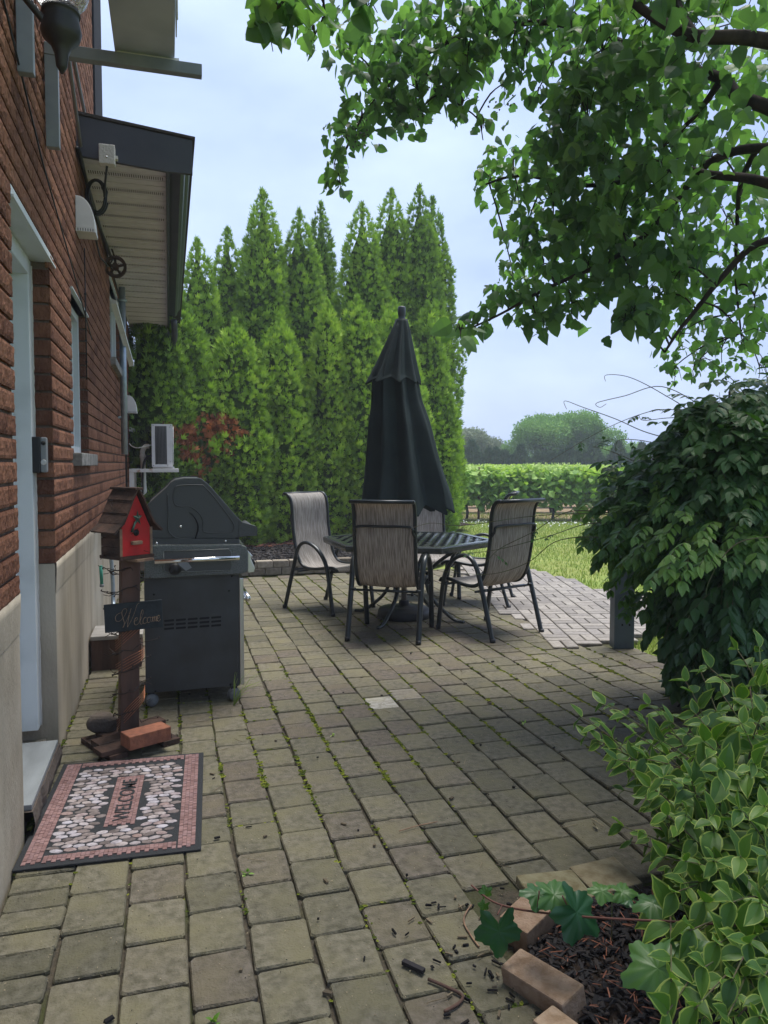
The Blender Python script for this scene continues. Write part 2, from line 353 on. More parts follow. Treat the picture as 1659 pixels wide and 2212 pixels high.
M['inner'] = mat('dark_crown_core', (.018, .038, .008), 1, 0, noise_s=14, col2=(.045, .085, .015), bump=.8, bump_s=20)  # dark colour in place of the shade inside the arborvitae crowns
M['trunk'] = mat('tree_bark', (.055, .042, .036), .9, .15, noise_s=18, col2=(.025, .021, .02), scale=(1, 1, .4), bump=.7, bump_s=40)
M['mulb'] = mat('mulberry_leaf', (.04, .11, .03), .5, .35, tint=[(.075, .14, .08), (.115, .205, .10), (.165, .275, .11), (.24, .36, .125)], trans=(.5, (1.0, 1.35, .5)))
M['wist'] = mat('climber_leaf', (.03, .08, .02), .42, .4, tint=[(.03, .075, .028), (.05, .12, .035), (.085, .18, .045), (.20, .34, .06)], trans=(.3, (1.2, 1.6, .4)))
M['varg'] = mat('variegated_leaf_green', (.06, .15, .04), .45, .4, tint=[(.04, .105, .018), (.08, .18, .025), (.14, .26, .035)], trans=(.3, (1.1, 1.3, .5)))
M['vary'] = mat('variegated_leaf_margin', (.36, .42, .12), .5, .35, tint=[(.18, .27, .04), (.28, .38, .07), (.40, .48, .12)], trans=(.3, (1.1, 1.2, .6)))
M['vine'] = mat('grapevine_leaf', (.12, .25, .05), .6, .3, tint=[(.10, .22, .045), (.19, .35, .07), (.30, .47, .10), (.46, .58, .20)], trans=(.35, (1.1, 1.2, .5)))
M['grapel'] = mat('grape_leaf_dark', (.02, .085, .035), .4, .45, tint=[(.015, .07, .03), (.035, .11, .035), (.08, .18, .03)], trans=(.25, (1.1, 1.4, .5)))
M['far1'] = mat('round_tree_leaf', (.06, .15, .04), .8, .2, tint=[(.08, .19, .055), (.15, .29, .075), (.24, .40, .10)], trans=(.2, (1, 1.2, .6)))
M['far2'] = mat('willow_leaf', (.16, .21, .12), .8, .2, tint=[(.13, .18, .11), (.2, .25, .15), (.26, .3, .19)], trans=(.2, (1, 1.1, .8)))
M['far3'] = mat('hedge_leaf', (.04, .1, .04), .8, .2, tint=[(.03, .08, .03), (.05, .11, .04), (.075, .15, .05)])
M['stemg'] = mat('green_stem', (.09, .13, .04), .7, noise_s=20, col2=(.12, .08, .05))
M['stemr'] = mat('red_brown_stem', (.14, .06, .045), .6)
M['petal'] = mat('white_petal', (.75, .75, .7), .8)
M['hose'] = mat('green_plastic', (.05, .28, .2), .5)
M['sillm'] = mat('worn_metal_sill', (.24, .26, .27), .5, .4, .2, noise_s=9, col2=(.15, .16, .165), scale=(1, .3, 1))
M['concrete'] = mat('pale_concrete', (.36, .34, .31), .9, noise_s=10, col2=(.26, .245, .22), bump=.3)

exec_parts = []
# ================================================================ GROUND
def sheet(name, poly, z, m, kind='structure'):
    b = MB(); b.add([(x, y, z) for x, y in poly], [tuple(range(len(poly)))]); o = b.build(name, m); tag(o, kind=kind); return o
sheet('ground', [(-300, -300), (300, -300), (300, 500), (-300, 500)], -.06, M['lawn'])
# lawn: gentle grid so it is not one flat card
def lawn_sheet():
    b = MB(); nx, ny = 60, 46; x0, x1, y0, y1 = -3, 30, -2, 17.2
    for j in range(ny+1):
        for i in range(nx+1):
            x = x0+(x1-x0)*i/nx; y = y0+(y1-y0)*j/ny
            b.v.append((x, y, -.045+.012*noise.noise((x*.8, y*.8, 0))))
    for j in range(ny):
        for i in range(nx): b.f.append([j*(nx+1)+i, j*(nx+1)+i+1, (j+1)*(nx+1)+i+1, (j+1)*(nx+1)+i]); b.m.append(0); b.t.append(.5); b.sm.append(True)
    return tag(b.build('lawn', M['lawn'], fix=False), kind='structure')
lawn_sheet()
RD = Vector((math.cos(YAW), -math.sin(YAW), 0)); FD = Vector((math.sin(YAW), math.cos(YAW), 0))
def rowpt(u, d, z=0): return RD*u+FD*d+Vector((0, 0, z))      # u = right of view axis, d = distance
sheet('vineyard_soil', [tuple(rowpt(-4, 18.4)[:2]), tuple(rowpt(26, 18.0)[:2]), tuple(rowpt(26, 42)[:2]), tuple(rowpt(-4, 42)[:2])], -.012, M['soil'])

# patio outline
def inpoly(x, y, P):
    c = False; n = len(P); j = n-1
    for i in range(n):
        if (P[i][1] > y) != (P[j][1] > y) and x < (P[j][0]-P[i][0])*(y-P[i][1])/(P[j][1]-P[i][1])+P[i][0]: c = not c
        j = i
    return c
PATH = [(2.80, 5.02), (3.36, 4.93), (3.75, 5.15), (4.3, 5.4), (5.6, 5.0), (6.6, 4.9), (6.8, 5.9), (5.6, 6.3), (4.9, 6.5), (4.60, 6.9), (4.58, 7.3), (4.62, 8.2), (4.58, 8.9), (4.45, 9.6), (4.15, 10.0), (3.9, 9.9), (3.35, 8.0), (2.98, 6.2)]
FIELD = [(-.53, -1.2), (.93, -1.2), (.93, 1.2), (.94, 1.9), (1.06, 2.10), (1.5, 2.12), (3.3, 2.2), (4.6, 2.3), (4.6, 4.3), (3.45, 4.5), (3.36, 4.92), (3.0, 5.06), (3.2, 6.2), (3.55, 8.0), (3.85, 9.25), (-.53, 9.22)]
sheet('patio_base', FIELD, -.018, M['joint']); sheet('path_base', PATH, -.020, M['joint'])
def block(b, cx, cy, lx, ly, z, t, rnd=.009, rot=0, tiltx=0, tilty=0, jit=.004):
    """one tumbled paver: rounded corners, softened edge"""
    hx, hy = lx/2, ly/2; c = []
    for sx, sy in ((1, 1), (-1, 1), (-1, -1), (1, -1)):
        q = [(sx*hx, sy*(hy-rnd)), (sx*(hx-rnd*.35), sy*(hy-rnd*.35)), (sx*(hx-rnd), sy*hy)]
        if sx*sy < 0: q = q[::-1]
        c += q
    c = [(x+random.uniform(-jit, jit), y+random.uniform(-jit, jit)) for x, y in c]
    n = len(c); ca, sa = math.cos(rot), math.sin(rot); v = []
    for s_, dz in ((1, -.03), (1, -.007), (.965, -.001)):
        for x, y in c:
            x *= s_ if s_ == 1 else 1-.004/hx; y *= s_ if s_ == 1 else 1-.004/hy
            v.append((cx+x*ca-y*sa, cy+x*sa+y*ca, z+dz+x*tiltx+y*tilty))
    f = [(k*n+i, k*n+(i+1) % n, (k+1)*n+(i+1) % n, (k+1)*n+i) for k in range(2) for i in range(n)]+[tuple(range(2*n, 3*n))]
    b.add(v, f, 0, t)
pv = MB(); JOINTS = []
cols = [(-.53, -.332), (-.332, -.146), (-.146, .034), (.034, .207)]
x = .207
while x < 4.6: cols.append((x, x+.1765)); x += .1765
for ci, (xa, xb) in enumerate(cols):
    step = .109 if ci == 0 else .2115
    y = -1.2+{0: .02, 1: .02}.get(ci, .106*(ci % 2)+.0)
    off = 2.319-.2115*20 if ci % 2 == 1 else 2.425-.2115*20
    if ci == 0: off = 2.7-.109*40
    y = off
    while y < 9.3:
        ln = step; cx = (xa+xb)/2; cyy = y+ln/2
        if y > -1.2 and all(inpoly(px_, py_, FIELD) for px_, py_ in ((cx-.06, cyy-ln*.3), (cx+.06, cyy-ln*.3), (cx-.06, cyy+ln*.3), (cx+.06, cyy+ln*.3))):
            g = noise.noise((cx*.7, cyy*.5, 3))*.5+.5
            t = min(.78, max(0, .1+.5*g+random.uniform(-.2, .22)))
            if (abs(cx-1.16) < .09 and abs(cyy-4.05) < .11) or (abs(cx-1.33) < .09 and abs(cyy-4.15) < .11): t = .98 if cx < 1.25 else .86
            wob = .009*noise.noise((ci*3.1, cyy*1.3, 7))
            block(pv, cx+wob, cyy, xb-xa-.006-random.random()*.004, ln-.008-random.random()*.004, random.uniform(-.0025, .0025)+.004*noise.noise((cx*1.2, cyy*1.2, 1)), t, tiltx=random.gauss(0, .008), tilty=random.gauss(0, .008), rot=random.gauss(0, .016), jit=.004, rnd=.011)
            JOINTS.append((xa+wob, y, xb, ln))
        y += ln
tag(pv.build('patio_paving', M['paver'], fix=False), kind='structure')
# clay brick path in basket weave laid at an angle
pb = MB(); ang = R(-16)
ca, sa = math.cos(ang), math.sin(ang); u = .104
for i in range(-60, 80):
    for j in range(-60, 80):
        # herringbone-like pairs
        bx, by = i*2*u, j*2*u
        for k in range(2):
            if (i+j) % 2: cx, cy, lx, ly = bx+u, by+u*(.5+k), 2*u, u
            else: cx, cy, lx, ly = bx+u*(.5+k), by+u, u, 2*u
            X = 4+cx*ca-cy*sa; Y = 7+cx*sa+cy*ca
            if inpoly(X, Y, PATH): block(pb, X, Y, lx-.010, ly-.010, random.uniform(-.002, .002)+.013, random.random()*.7+.3*(noise.noise((X, Y, 0))+.5), rnd=.004, rot=ang, jit=.0015, tiltx=random.gauss(0, .006))
tag(pb.build('brick_path', M['bricks2'], fix=False), kind='structure')

# moss in joints
def moss():
    P = []; Sx = []; T = []
    for (xa, y, xb, ln) in JOINTS:
        k = noise.noise((xa*.9+5, y*.45, 11))+.16+(.28 if 3.0 < y < 7.5 and xa < 2.2 else 0)-(.25 if y < 2.2 else 0)
        if k > 0:
            for _ in range(int(random.random()**2*30*min(k, .6)*2*(1 if y > 2.8 else .5))):
                P.append((xa+random.gauss(0, .006), y+random.random()*ln, -.004)); Sx.append(random.uniform(.003, .008)*(1.4 if y > 3 else .8)); T.append(random.random())
            if random.random() < .4*k:
                for _ in range(4): P.append((xa+random.random()*(xb-xa), y+random.gauss(0, .004), -.004)); Sx.append(random.uniform(.003, .008)); T.append(random.random())
    v = []; f = []
    for i in range(3):
        a0 = i*2.1
        for q in range(1): 
            b = len(v); c, s_ = math.cos(a0), math.sin(a0)
            v += [(-c, -s_, -.2), (c, s_, -.2), (c*.6, s_*.6, .9), (-c*.6, -s_*.6, .9)]; f.append((b, b+1, b+2, b+3))
    b = len(v); v += [(1, 0, .5), (.3, .9, .7), (-.8, .6, .45), (-.8, -.6, .6), (.3, -.9, .5)]; f.append((b, b+1, b+2, b+3, b+4))
    k = len(P); a = rng.random(k)*6.28; c, s_ = np.cos(a), np.sin(a); Z = np.zeros(k); O = np.ones(k)
    Rm = np.stack([np.stack([c, -s_, Z], 1), np.stack([s_, c, Z], 1), np.stack([Z, Z, O], 1)], 1)
    Sx = np.array(Sx); Sc = np.stack([Sx, Sx*1.6, Sx*.7], 1)
    tag(scatter('moss', (v, f, [0]*len(f)), P, Rm, Sc, T, M['moss']), 'green moss growing in the joints between the pavers', 'moss', kind='stuff')
moss()
# crumbs, chips and twigs lying about
def debris():
    P = []; D = []; Sc = []; T = []
    def put(x, y, l, wd, h, t): P.append((x, y, .003+h*.5)); a = random.random()*6.28; D.append((math.cos(a), math.sin(a), random.uniform(-.05, .05))); Sc.append((wd, l, h)); T.append(t)
    for _ in range(5200):
        x = random.uniform(-.5, 3.4); y = 1.2+4.6*random.random()**1.3
        if inpoly(x, y, FIELD): put(x, y, random.uniform(.0015, .005), random.uniform(.0012, .0026), .0012, random.choice((.9, 1, .8, .1, .7, .95)))
    for _ in range(95):
        x = random.uniform(-.4, 3.3); y = random.uniform(1.3, 5.2)
        if inpoly(x, y, FIELD): put(x, y, random.uniform(.006, .028), random.uniform(.003, .014), random.uniform(.003, .008), random.choice((0, .1, .2, .5, .6)))
    for _ in range(70):
        x = random.uniform(.1, 3.0); y = random.uniform(1.3, 4.6)
        if inpoly(x, y, FIELD): put(x, y, random.uniform(.03, .09), .0018, .0018, random.uniform(.6, 1))
    for _ in range(90):
        x = random.gauss(.85, .14); y = random.gauss(1.75, .25)
        if inpoly(x, y, FIELD): put(x, y, random.uniform(.01, .035), random.uniform(.003, .008), random.uniform(.003, .007), random.choice((0, .1, .2, .7)))
    v = [(-.5, -.5, -.5), (.5, -.42, -.5), (.4, .5, -.5), (-.5, .42, -.5), (-.35, -.4, .5), (.4, -.5, .4), (.5, .35, .5), (-.4, .5, .35)]
    f = [(3, 2, 1, 0), (4, 5, 6, 7), (0, 1, 5, 4), (1, 2, 6, 5), (2, 3, 7, 6), (3, 0, 4, 7)]
    Rm = frames(np.array(D), np.tile([0, 0, 1.], (len(D), 1)))
    tag(scatter('litter', (v, f, [0]*6), P, Rm, Sc, T, M['debris']), 'crumbs, bark chips and dry twigs scattered over the pavers', 'litter', kind='stuff')
debris()
# grass
def blades(name, pts, hgt, label, m=None, wd=.006):
    P = np.array(pts); k = len(P)
    v = [(-.5, 0, 0), (.5, 0, 0), (.0, .15, 1)]; f = [(0, 1, 2)]
    a = rng.random(k)*6.28; c, s_ = np.cos(a), np.sin(a); Z = np.zeros(k); O = np.ones(k); tl = rng.normal(0, .35, k)
    Rm = np.stack([np.stack([c, -s_, tl], 1), np.stack([s_, c, tl*.5], 1), np.stack([Z, Z, O], 1)], 1)
    h = rng.uniform(.6, 1.3, k)*hgt; Sc = np.stack([np.full(k, wd), h, h], 1)
    return tag(scatter(name, (v, f, [0]), P, Rm, Sc, rng.random(k), m or M['grassb']), label, 'grass', kind='stuff')
gpts = []
while len(gpts) < 60000:
    d = 6+12.3*random.random()**.8; u_ = random.uniform(.6, 9.5) if d > 9 else random.uniform(1.5, 7); p = rowpt(u_, d)
    if p.x > 30 or inpoly(p.x, p.y, PATH) or inpoly(p.x, p.y, FIELD) or p.x < 3.4 or d > 18.2: continue
    if p.y > 9.2 and p.x < 3.9+.25*(p.y-10): continue
    gpts.append((p.x, p.y, -.045))
blades('grass', gpts, .05, 'short yellow green lawn grass between the path and the vineyard', wd=.011)
gpts = [(random.uniform(3.38, 4.3), random.uniform(4.52, 5.3), -.03) for _ in range(2600)]
gpts = [p for p in gpts if not inpoly(p[0], p[1], PATH) and not inpoly(p[0], p[1], FIELD)]
o = blades('grass_tuft', gpts, .05, 'patch of grass at the foot of the grey post', wd=.006)
# white clover heads at the far side of the lawn
P = [rowpt(random.uniform(1.5, 9), random.gauss(17.3, .45)) for _ in range(380)]; P = [(p.x, p.y, .0) for p in P]
v = [(-1, -1, .3), (1, -1, .4), (1, 1, .5), (-1, 1, .3), (0, 0, 1)]; f = [(0, 1, 4), (1, 2, 4), (2, 3, 4), (3, 0, 4)]
tag(scatter('clover_flowers', (v, f, [0]*4), P, frames(rdir(len(P)), rdir(len(P))), np.full(len(P), .016), rng.random(len(P)), M['petal']), 'white clover flowers along the far edge of the lawn', 'flowers', kind='stuff')
# ================================================================ HOUSE
WX = -.53
house = empty('brick_house', (-.7, 5, 0), label='red brick house with rough bricks, white door trim and a dark eave', cat='house')
def HP(o): o.matrix_parent_inverse = house.matrix_basis.inverted() if False else Matrix.Translation((.7, -5, 0)); return o
def hb(mb, name, mats, parent=house, **k):
    o = mb.build(name, mats, parent, **k)
    if parent is house: HP(o)
    return o
DOOR = (2.97, 3.87, 0, 2.355); W1 = (4.66, 5.52, 1.46, 2.41); W2 = (7.72, 9.35, 2.43, 3.22)
OPEN = [DOOR, W1, W2]; FT = .915; CH = .083; YE = 11.95; YU = 6.35
def rough_face(b, o, uv, vv, nv, lu, lv, nu, nvv, amp, t, seed, back=.02):
    """one split-face brick: rough front, crisp short sides"""
    base = len(b.v); o = Vector(o)
    for j in range(nvv+1):
        for i in range(nu+1):
            e = (i in (0, nu)) or (j in (0, nvv)); p = o+uv*(lu*i/nu)+vv*(lv*j/nvv)
            q = (1-2*abs(noise.noise((p.y*48+p.z*14+seed, p.z*20+p.x*31, seed*.37))))*.8+.5*noise.noise((p.y*130, p.z*60+p.x*50, seed))-.3
            b.v.append(tuple(p+nv*((0 if e else .003)+amp*q*(.3 if e else 1))))
    for j in range(nvv):
        for i in range(nu):
            a = base+j*(nu+1)+i; b.f.append([a, a+1, a+nu+2, a+nu+1]); b.m.append(0); b.t.append(t); b.sm.append(False)
    ring = [base+i for i in range(nu+1)]+[base+j*(nu+1)+nu for j in range(1, nvv+1)]+[base+nvv*(nu+1)+i for i in range(nu-1, -1, -1)]+[base+j*(nu+1) for j in range(nvv-1, 0, -1)]
    b2 = len(b.v); b.v += [tuple(Vector(b.v[k])-nv*back) for k in ring]; n = len(ring)
    for i in range(n): b.f.append([ring[i], b2+i, b2+(i+1) % n, ring[(i+1) % n]]); b.m.append(0); b.t.append(t); b.sm.append(False)
bw = MB(); row = 0; z = FT+.004; YV, ZV, XV = Vector((0, 1, 0)), Vector((0, 0, 1)), Vector((1, 0, 0))
while z < 7.4:
    y = 1.0-random.uniform(0, .2); yend = YE if z < 3.36 else YU
    while y < yend:
        if z > 3.3 and y > YU: break
        ln = .245; a, c = y, min(y+ln, yend); segs = [(a, c)]
        for (o0, o1, z0, z1) in OPEN:
            if z+.07 > z0+.01 and z < z1-.01:
                ns = []
                for s0, s1 in segs:
                    if s1 <= o0 or s0 >= o1: ns.append((s0, s1)); continue
                    if s0 < o0: ns.append((s0, o0))
                    if s1 > o1: ns.append((o1, s1))
                segs = ns
        for s0, s1 in segs:
            if s1-s0 < .02: continue
            near = s0 < 5.2; nu = max(2, int((s1-s0)/(.014 if near else .035))); nvv = 6 if near else 4
            rough_face(bw, (WX-.004, s0, z), YV, ZV, XV, s1-s0-.004, CH-.013, nu, nvv, .0045, min(1, max(0, .5+random.gauss(0, .22))), random.random()*50)
        y += ln
    z += CH; row += 1
# reveals at the far jambs (bricks returning into the openings)
for (o0, o1, z0, z1) in OPEN:
    zz = FT+.004
    while zz < z1-.03:
        if zz+.07 > z0+.02:
            dep = .085 if o0 < 4 else .075
            rough_face(bw, (WX-dep, o1-.004, zz), XV, ZV, -YV, dep-.004, CH-.013, 4, 4, .002, min(1, max(0, .25+random.gauss(0, .15))), random.random()*50)
        zz += CH
hb(bw, 'wall', M['brick'], fix=False)
mo = MB()
def panel(y0, y1, z0, z1, x0=-.80, x1=WX-.016): mo.box((x0, y0, z0), (x1, y1, z1))
def strips(z0, z1, yend):
    ys = 0.6
    for (o0, o1, a, b_) in OPEN:
        panel(ys, o0, z0, z1) if o0-ys > 0 else None
        if a > z0: panel(o0, o1, z0, min(a, z1))
        if b_ < z1: panel(o0, o1, b_, z1)
        ys = o1+.010
    panel(ys, yend, z0, z1)
strips(FT-.001, 3.4, YE-.01); panel(.6, YU, 3.4, 7.4)
hb(mo, 'mortar_backing', M['mortar'])
fo = MB()
fo.box((-.8, .3, -.2), (WX-.008, DOOR[0], FT)); fo.box((-.8, DOOR[1], -.2), (WX-.008, YE, FT)); fo.box((-.8, DOOR[0], -.2), (WX-.06, DOOR[1], .06))
# plaster smeared up over the bottom course, uneven top edge
v = []; n_ = 120
for (ya, yb) in ((.3, DOOR[0]-.002), (DOOR[1]+.002, YE-.02)):
    b = len(fo.v); k = int((yb-ya)/.04)
    for i in range(k+1):
        yy = ya+(yb-ya)*i/k; h = .005+.018*abs(noise.noise((yy*5, 0, 2)))
        fo.v += [(WX-.006, yy, FT-.14), (WX-.001, yy, FT-.03), (WX-.001, yy, FT+h), (WX-.012, yy, FT+h+.003)]
    for i in range(k):
        for q in range(3): a = b+i*4+q; fo.f.append([a, a+4, a+5, a+1]); fo.m.append(0); fo.t.append(.5); fo.sm.append(True)
fnd = hb(fo, 'foundation', M['found'], fix=False)
ins = MB(); ins.box((-7, .2, -.1), (-.82, YE, 3.4)); ins.box((-7, .2, 3.4), (-.82, 7.0, 7.4))  # unseen boxes added behind the wall to block light
hb(ins, 'light_block', M['mortar'])
tr = MB(); tr.box((-.8, YU, 3.5), (WX+.012, 7.05, 7.4)); M['trimf'] = mat('flat_dark_siding', (.03, .033, .04), .95, .05); hb(tr, 'upper_corner_trim', M['trimf'], bevel=.006); tr = MB(); tr.box((-.8, YE-.008, -.1), (WX+.012, YE+.12, 3.36))
hb(tr, 'corner_trim', M['trimf'], bevel=.006)
# door
dm = MB()
x0 = -.615
dm.box((-.70, 3.79, .13), (x0, 3.868, 2.35)); dm.box((-.735, 3.765, .13), (-.69, 3.80, 2.31)); dm.box((-.78, 3.74, .13), (-.728, 3.775, 2.28))
dm.box((-.70, 2.972, .13), (x0, 3.045, 2.35)); dm.box((-.735, 3.04, .13), (-.69, 3.07, 2.31))
dm.box((-.70, 3.045, 2.275), (x0+.002, 3.79, 2.353)); dm.box((-.735, 3.07, 2.25), (-.692, 3.765, 2.28))
door = hb(dm, 'door_frame', M['white'], bevel=.004)
dl = MB(); dl.box((-.80, 3.05, .14), (-.765, 3.78, 2.27)); b = dl.build('door', M['white'], door)
dh = MB(); dh.tube([(-.765, 3.13, 1.02), (-.71, 3.13, 1.02), (-.705, 3.22, 1.02)], .011); dh.build('handle', M['steel'], b)
ln_ = MB(); ln_.box((-.72, 2.968, 2.3545), (WX-.002, 3.99, 2.40)); ln_.box((WX-.004, 2.968, 2.356), (WX+.007, 4.0, 2.366))
hb(ln_, 'door_lintel', M['white'])
ck = MB()
for (px_, y_) in ((x0+.001, 3.869),):
    pts = [(px_+.003*noise.noise((0, 0, i*.7)), y_-.004, .13+i*.02) for i in range(111)]
    ck.tube(pts, [.005+.003*abs(noise.noise((i*.9, 3, 0))) for i in range(111)], 6)
    pts = [(WX-.01+.004*noise.noise((5, 0, i*.7)), 2.974, .9+i*.02) for i in range(70)]
ck.build('caulk_bead', M['caulk'], door)
sl = MB(); sl.box((-.80, 2.98, .10), (-.512, 3.66, .122), bev=.003); o = hb(sl, 'door_sill', M['sillm'])
sl = MB()
bs = len(sl.v); k = 30
for i in range(k+1):
    yy = 2.97+(3.68-2.97)*i/k; q = .012*noise.noise((yy*14, 1, 0)); sl.v += [(-.60, yy, .098), (-.508+q*.5, yy, .098), (-.50+q, yy, .05), (-.515+q, yy, -.02), (-.6, yy, -.02)]
for i in range(k):
    for q in range(4): a = bs+i*5+q; sl.f.append([a, a+5, a+6, a+1]); sl.m.append(0); sl.t.append(.5); sl.sm.append(False)
hb(sl, 'sill_concrete', M['fieldstone'], fix=False)
# near window
def window(W, sill=True):
    y0, y1, z0, z1 = W; b = MB(); t = .05
    b.box((-.70, y1-t, z0+.006), (WX-.055, y1-.001, z1-.002)); b.box((-.70, y0+.001, z0+.006), (WX-.055, y0+t, z1-.002))
    b.box((-.70, y0+t, z0+.006), (WX-.057, y1-t, z0+t)); b.box((-.70, y0+t, z1-t), (WX-.057, y1-t, z1-.002))
    b.box((-.73, y1-t-.03, z0+t), (-.62, y1-t, z1-t))
    w_ = hb(b, 'window', M['white'], bevel=.003)
    g = MB(); g.box((-.69, y0+t, z0+t), (-.684, y1-t, z1-t)); g.build('pane', M['glass'], w_)
    l_ = MB(); l_.box((-.72, y0-.003, z1), (WX-.002, y1+.05, z1+.03)); l_.box((WX-.004, y0-.003, z1+.002), (WX+.007, y1+.055, z1+.012)); l_.build('lintel', M['white'], w_)
    if sill:
        s = MB(); s.box((-.7, y0-.05, z0-.075), (WX+.048, y1+.055, z0+.002), bev=.006); s.build('sill', M['stone'], w_)
    return w_
M['glass'] = mat('window_glass', (.02, .025, .03), .08, .8)
window(W1); w2 = window(W2)
w2['label'] = 'small high window under the eave with its sash propped open'
sa_ = MB(); A = wx(720*.5486/1.659, 900*.5486+460*.5486/1.659, -.525); A = Vector((-.525, 7.78, A.z)); B = wy(845*.5486/1.659, 900*.5486+885*.5486/1.659, 9.28)
dd = (B-A).normalized(); up = Vector((0, 0, 1)); sd_ = dd.cross(up).normalized()
sa_.prism([A+sd_*.0+up*.03, A+sd_*.045+up*.01, A+sd_*.045-up*.02, A-up*.03], B-A)
sa_.prism([A+sd_*.045+up*.012, A+sd_*.052+up*.012, A+sd_*.052-up*.024, A+sd_*.045-up*.024], B-A)
sa_.box((B.x-.09, B.y-.20, B.z-.03), (B.x-.03, B.y-.16, B.z-.0), 1); sa_.box((B.x-.09, B.y-.10, B.z-.05), (B.x-.03, B.y-.06, B.z-.02), 1)
sa_.build('open_sash', [M['whitemet'], M['black']], w2)
# lower roof: rake end, soffit, fascia, gutter
YF = 5.08; XO = .172; ZS = 3.37
rf = MB(); rf.prism([(-.7, YF, 3.34), (.012, YF, 3.285), (.172, YF, 3.285), (.172, YF, 3.50), (-.7, YF, 3.59)], (0, .03, 0))
roof = hb(rf, 'roof_end_board', M['trimd'])
r2 = MB(); r2.prism([(.19, YF-.012, 3.505), (.19, YF-.012, 3.52), (-5, YF-.012, 4.06), (-5, YF-.012, 4.03)], (0, YE-YF+.25, 0)); rr_ = hb(r2, 'roof', M['roof'])
fa = MB(); fa.box((.005, YF+.03, ZS-.03), (.03, YE+.12, 3.49)); fa.build('fascia', M['trimd'], rr_).matrix_parent_inverse = rr_.matrix_world.inverted()
gu = MB(); prof = [(.032, 3.505), (.032, 3.375), (.10, 3.355), (.125, 3.375), (.135, 3.42), (.16, 3.445), (.17, 3.47), (.17, 3.505)]
gu.prism([(x_, YF+.032, z_) for x_, z_ in prof], (0, 10.35-YF, 0)); gu.build('gutter', M['trimd'], rr_)
so_ = MB(); yy = YF+.03; k = 0
while yy < YE+.1:
    vent = k % 3 == 0; e = min(yy+.098, YE+.1)
    so_.box((WX-.0, yy, ZS), (.004, e, ZS+.01)); so_.box((WX, e-.006, ZS-.006), (.004, e, ZS+.0))
    if vent:
        for q in range(34):
            xq = WX+.03+q*.0145
            if xq < -.02: so_.box((xq, yy+.02, ZS-.0015), (xq+.006, e-.024, ZS-.0005), 1)
    yy += .1; k += 1
sf = so_.build('soffit', [M['soffit'], M['slot']], rr_)
for c in rr_.children: c.matrix_parent_inverse = Matrix.Identity(4)
# downspout from the gutter end back to the corner of the house, then down
ds = MB(); K = lambda x, y, Y: wy(x, y, Y)
q0 = Vector((.09, 10.3, 3.36)); q1 = Vector((.09, 10.35, 3.12)); 
pth = smooth_path([(.09, 10.9, 3.4), (.07, 11.2, 3.12), (-.25, 11.7, 2.98), (-.415, 11.98, 2.86), (-.43, 12.05, 2.7), (-.43, 12.05, 1.5), (-.43, 12.05, .1)], 5)
ds.tube(pth, .042, 8); hb(ds, 'downspout', M['trimd'])
ds = MB(); ds.tube([(WX+.055, 8.75, 3.34), (WX+.055, 8.75, 1.50)], .036, 14); ds.lathe([(.037, 0), (.05, .0), (.05, .03), (.037, .03)], (WX+.055, 8.75, 3.18)); 
for z_ in (2.95, 1.9): ds.box((WX-.01, 8.73, z_), (WX+.05, 8.77, z_+.025))
o = ds.build('flue_pipe', M['galv']); tag(o, 'round galvanised metal pipe running down the brick wall from the eave', 'pipe')

# ---- things fixed to the wall
def hood(Y, z, sc, label):
    t = empty('vent_hood', (WX, Y, z), label=label, cat='vent', group='white hoods on the house wall'); b = MB()
    P_ = [(0, 0)]+[(sc*.135*math.sin(a), sc*(.235*math.cos(a)-.0)) for a in [i*PI/2/9 for i in range(10)]]
    prof = [(0, 0, 0), (sc*.135, 0, 0)]+[(sc*.135*math.cos(a)**.8, 0, sc*.235*math.sin(a)) for a in [i*PI/2/9 for i in range(1, 10)]]
    b.prism([(x_, -.10*sc, z_) for x_, _, z_ in prof], (0, .20*sc, 0)); b.build('cowl', M['whitemet'], t, bevel=.004)
    g = MB(); g.box((.0, -.102*sc, -.028*sc), (.138*sc, .102*sc, -.001))
    for q in range(7): g.box((.012*sc+q*.0175*sc, -.104*sc, -.025*sc), (.019*sc+q*.0175*sc, -.1025*sc, -.004), 1)
    g.build('grille', [M['whitemet'], M['grey']], t); return t
hood(5.03, 2.845, .82, 'white quarter-round vent hood high on the bricks, nearest to the door')
hood(10.6, 2.10, .9, 'small white vent hood low on the far end of the wall beside the pipe')
# junction box under the eave, cable coil, cables, pulley wheel
b = MB(); b.box((-.395, 5.0, 3.265), (-.30, 5.075, 3.385), bev=.006); b.box((-.30, 5.03, 3.31), (-.285, 5.07, 3.33)); b.lathe([(.006, 0), (.006, .004)], (0, 0, 0), 8, 1, M=Matrix.Translation((-.348, 4.999, 3.305)) @ Matrix.Rotation(PI/2, 4, 'X'))
tag(b.build('junction_box', [M['caulk'], M['steel']]), 'beige junction box screwed to the dark end board of the eave', 'electrical box')
b = MB(); pts = []
for i in range(70): a = i/70*2*PI*3; pts.append((-.44+(.05+.01*(i//24))*math.cos(a), 5.33+.012*i/24, 3.17+(.10+.008*(i//24))*math.sin(a)))
b.tube([(-.35, 5.04, 3.265), (-.37, 5.15, 3.2)]+pts+[(-.5, 5.6, 3.1), (-.51, 6.4, 3.05), (-.51, 7.3, 3.2), (-.47, 7.5, 3.34)], .007, 6)
for k_ in range(2): b.tube(smooth_path([(-.52+.01*k_, 5.0, 3.34), (-.50, 5.8, 3.26-.03*k_), (-.49+.01*k_, 6.8, 3.24), (-.50, 7.45, 3.33)], 6), .012, 6)
tag(b.build('cable_coil', M['black']), 'black cable coiled and looped under the eave', 'cable')
b = MB()
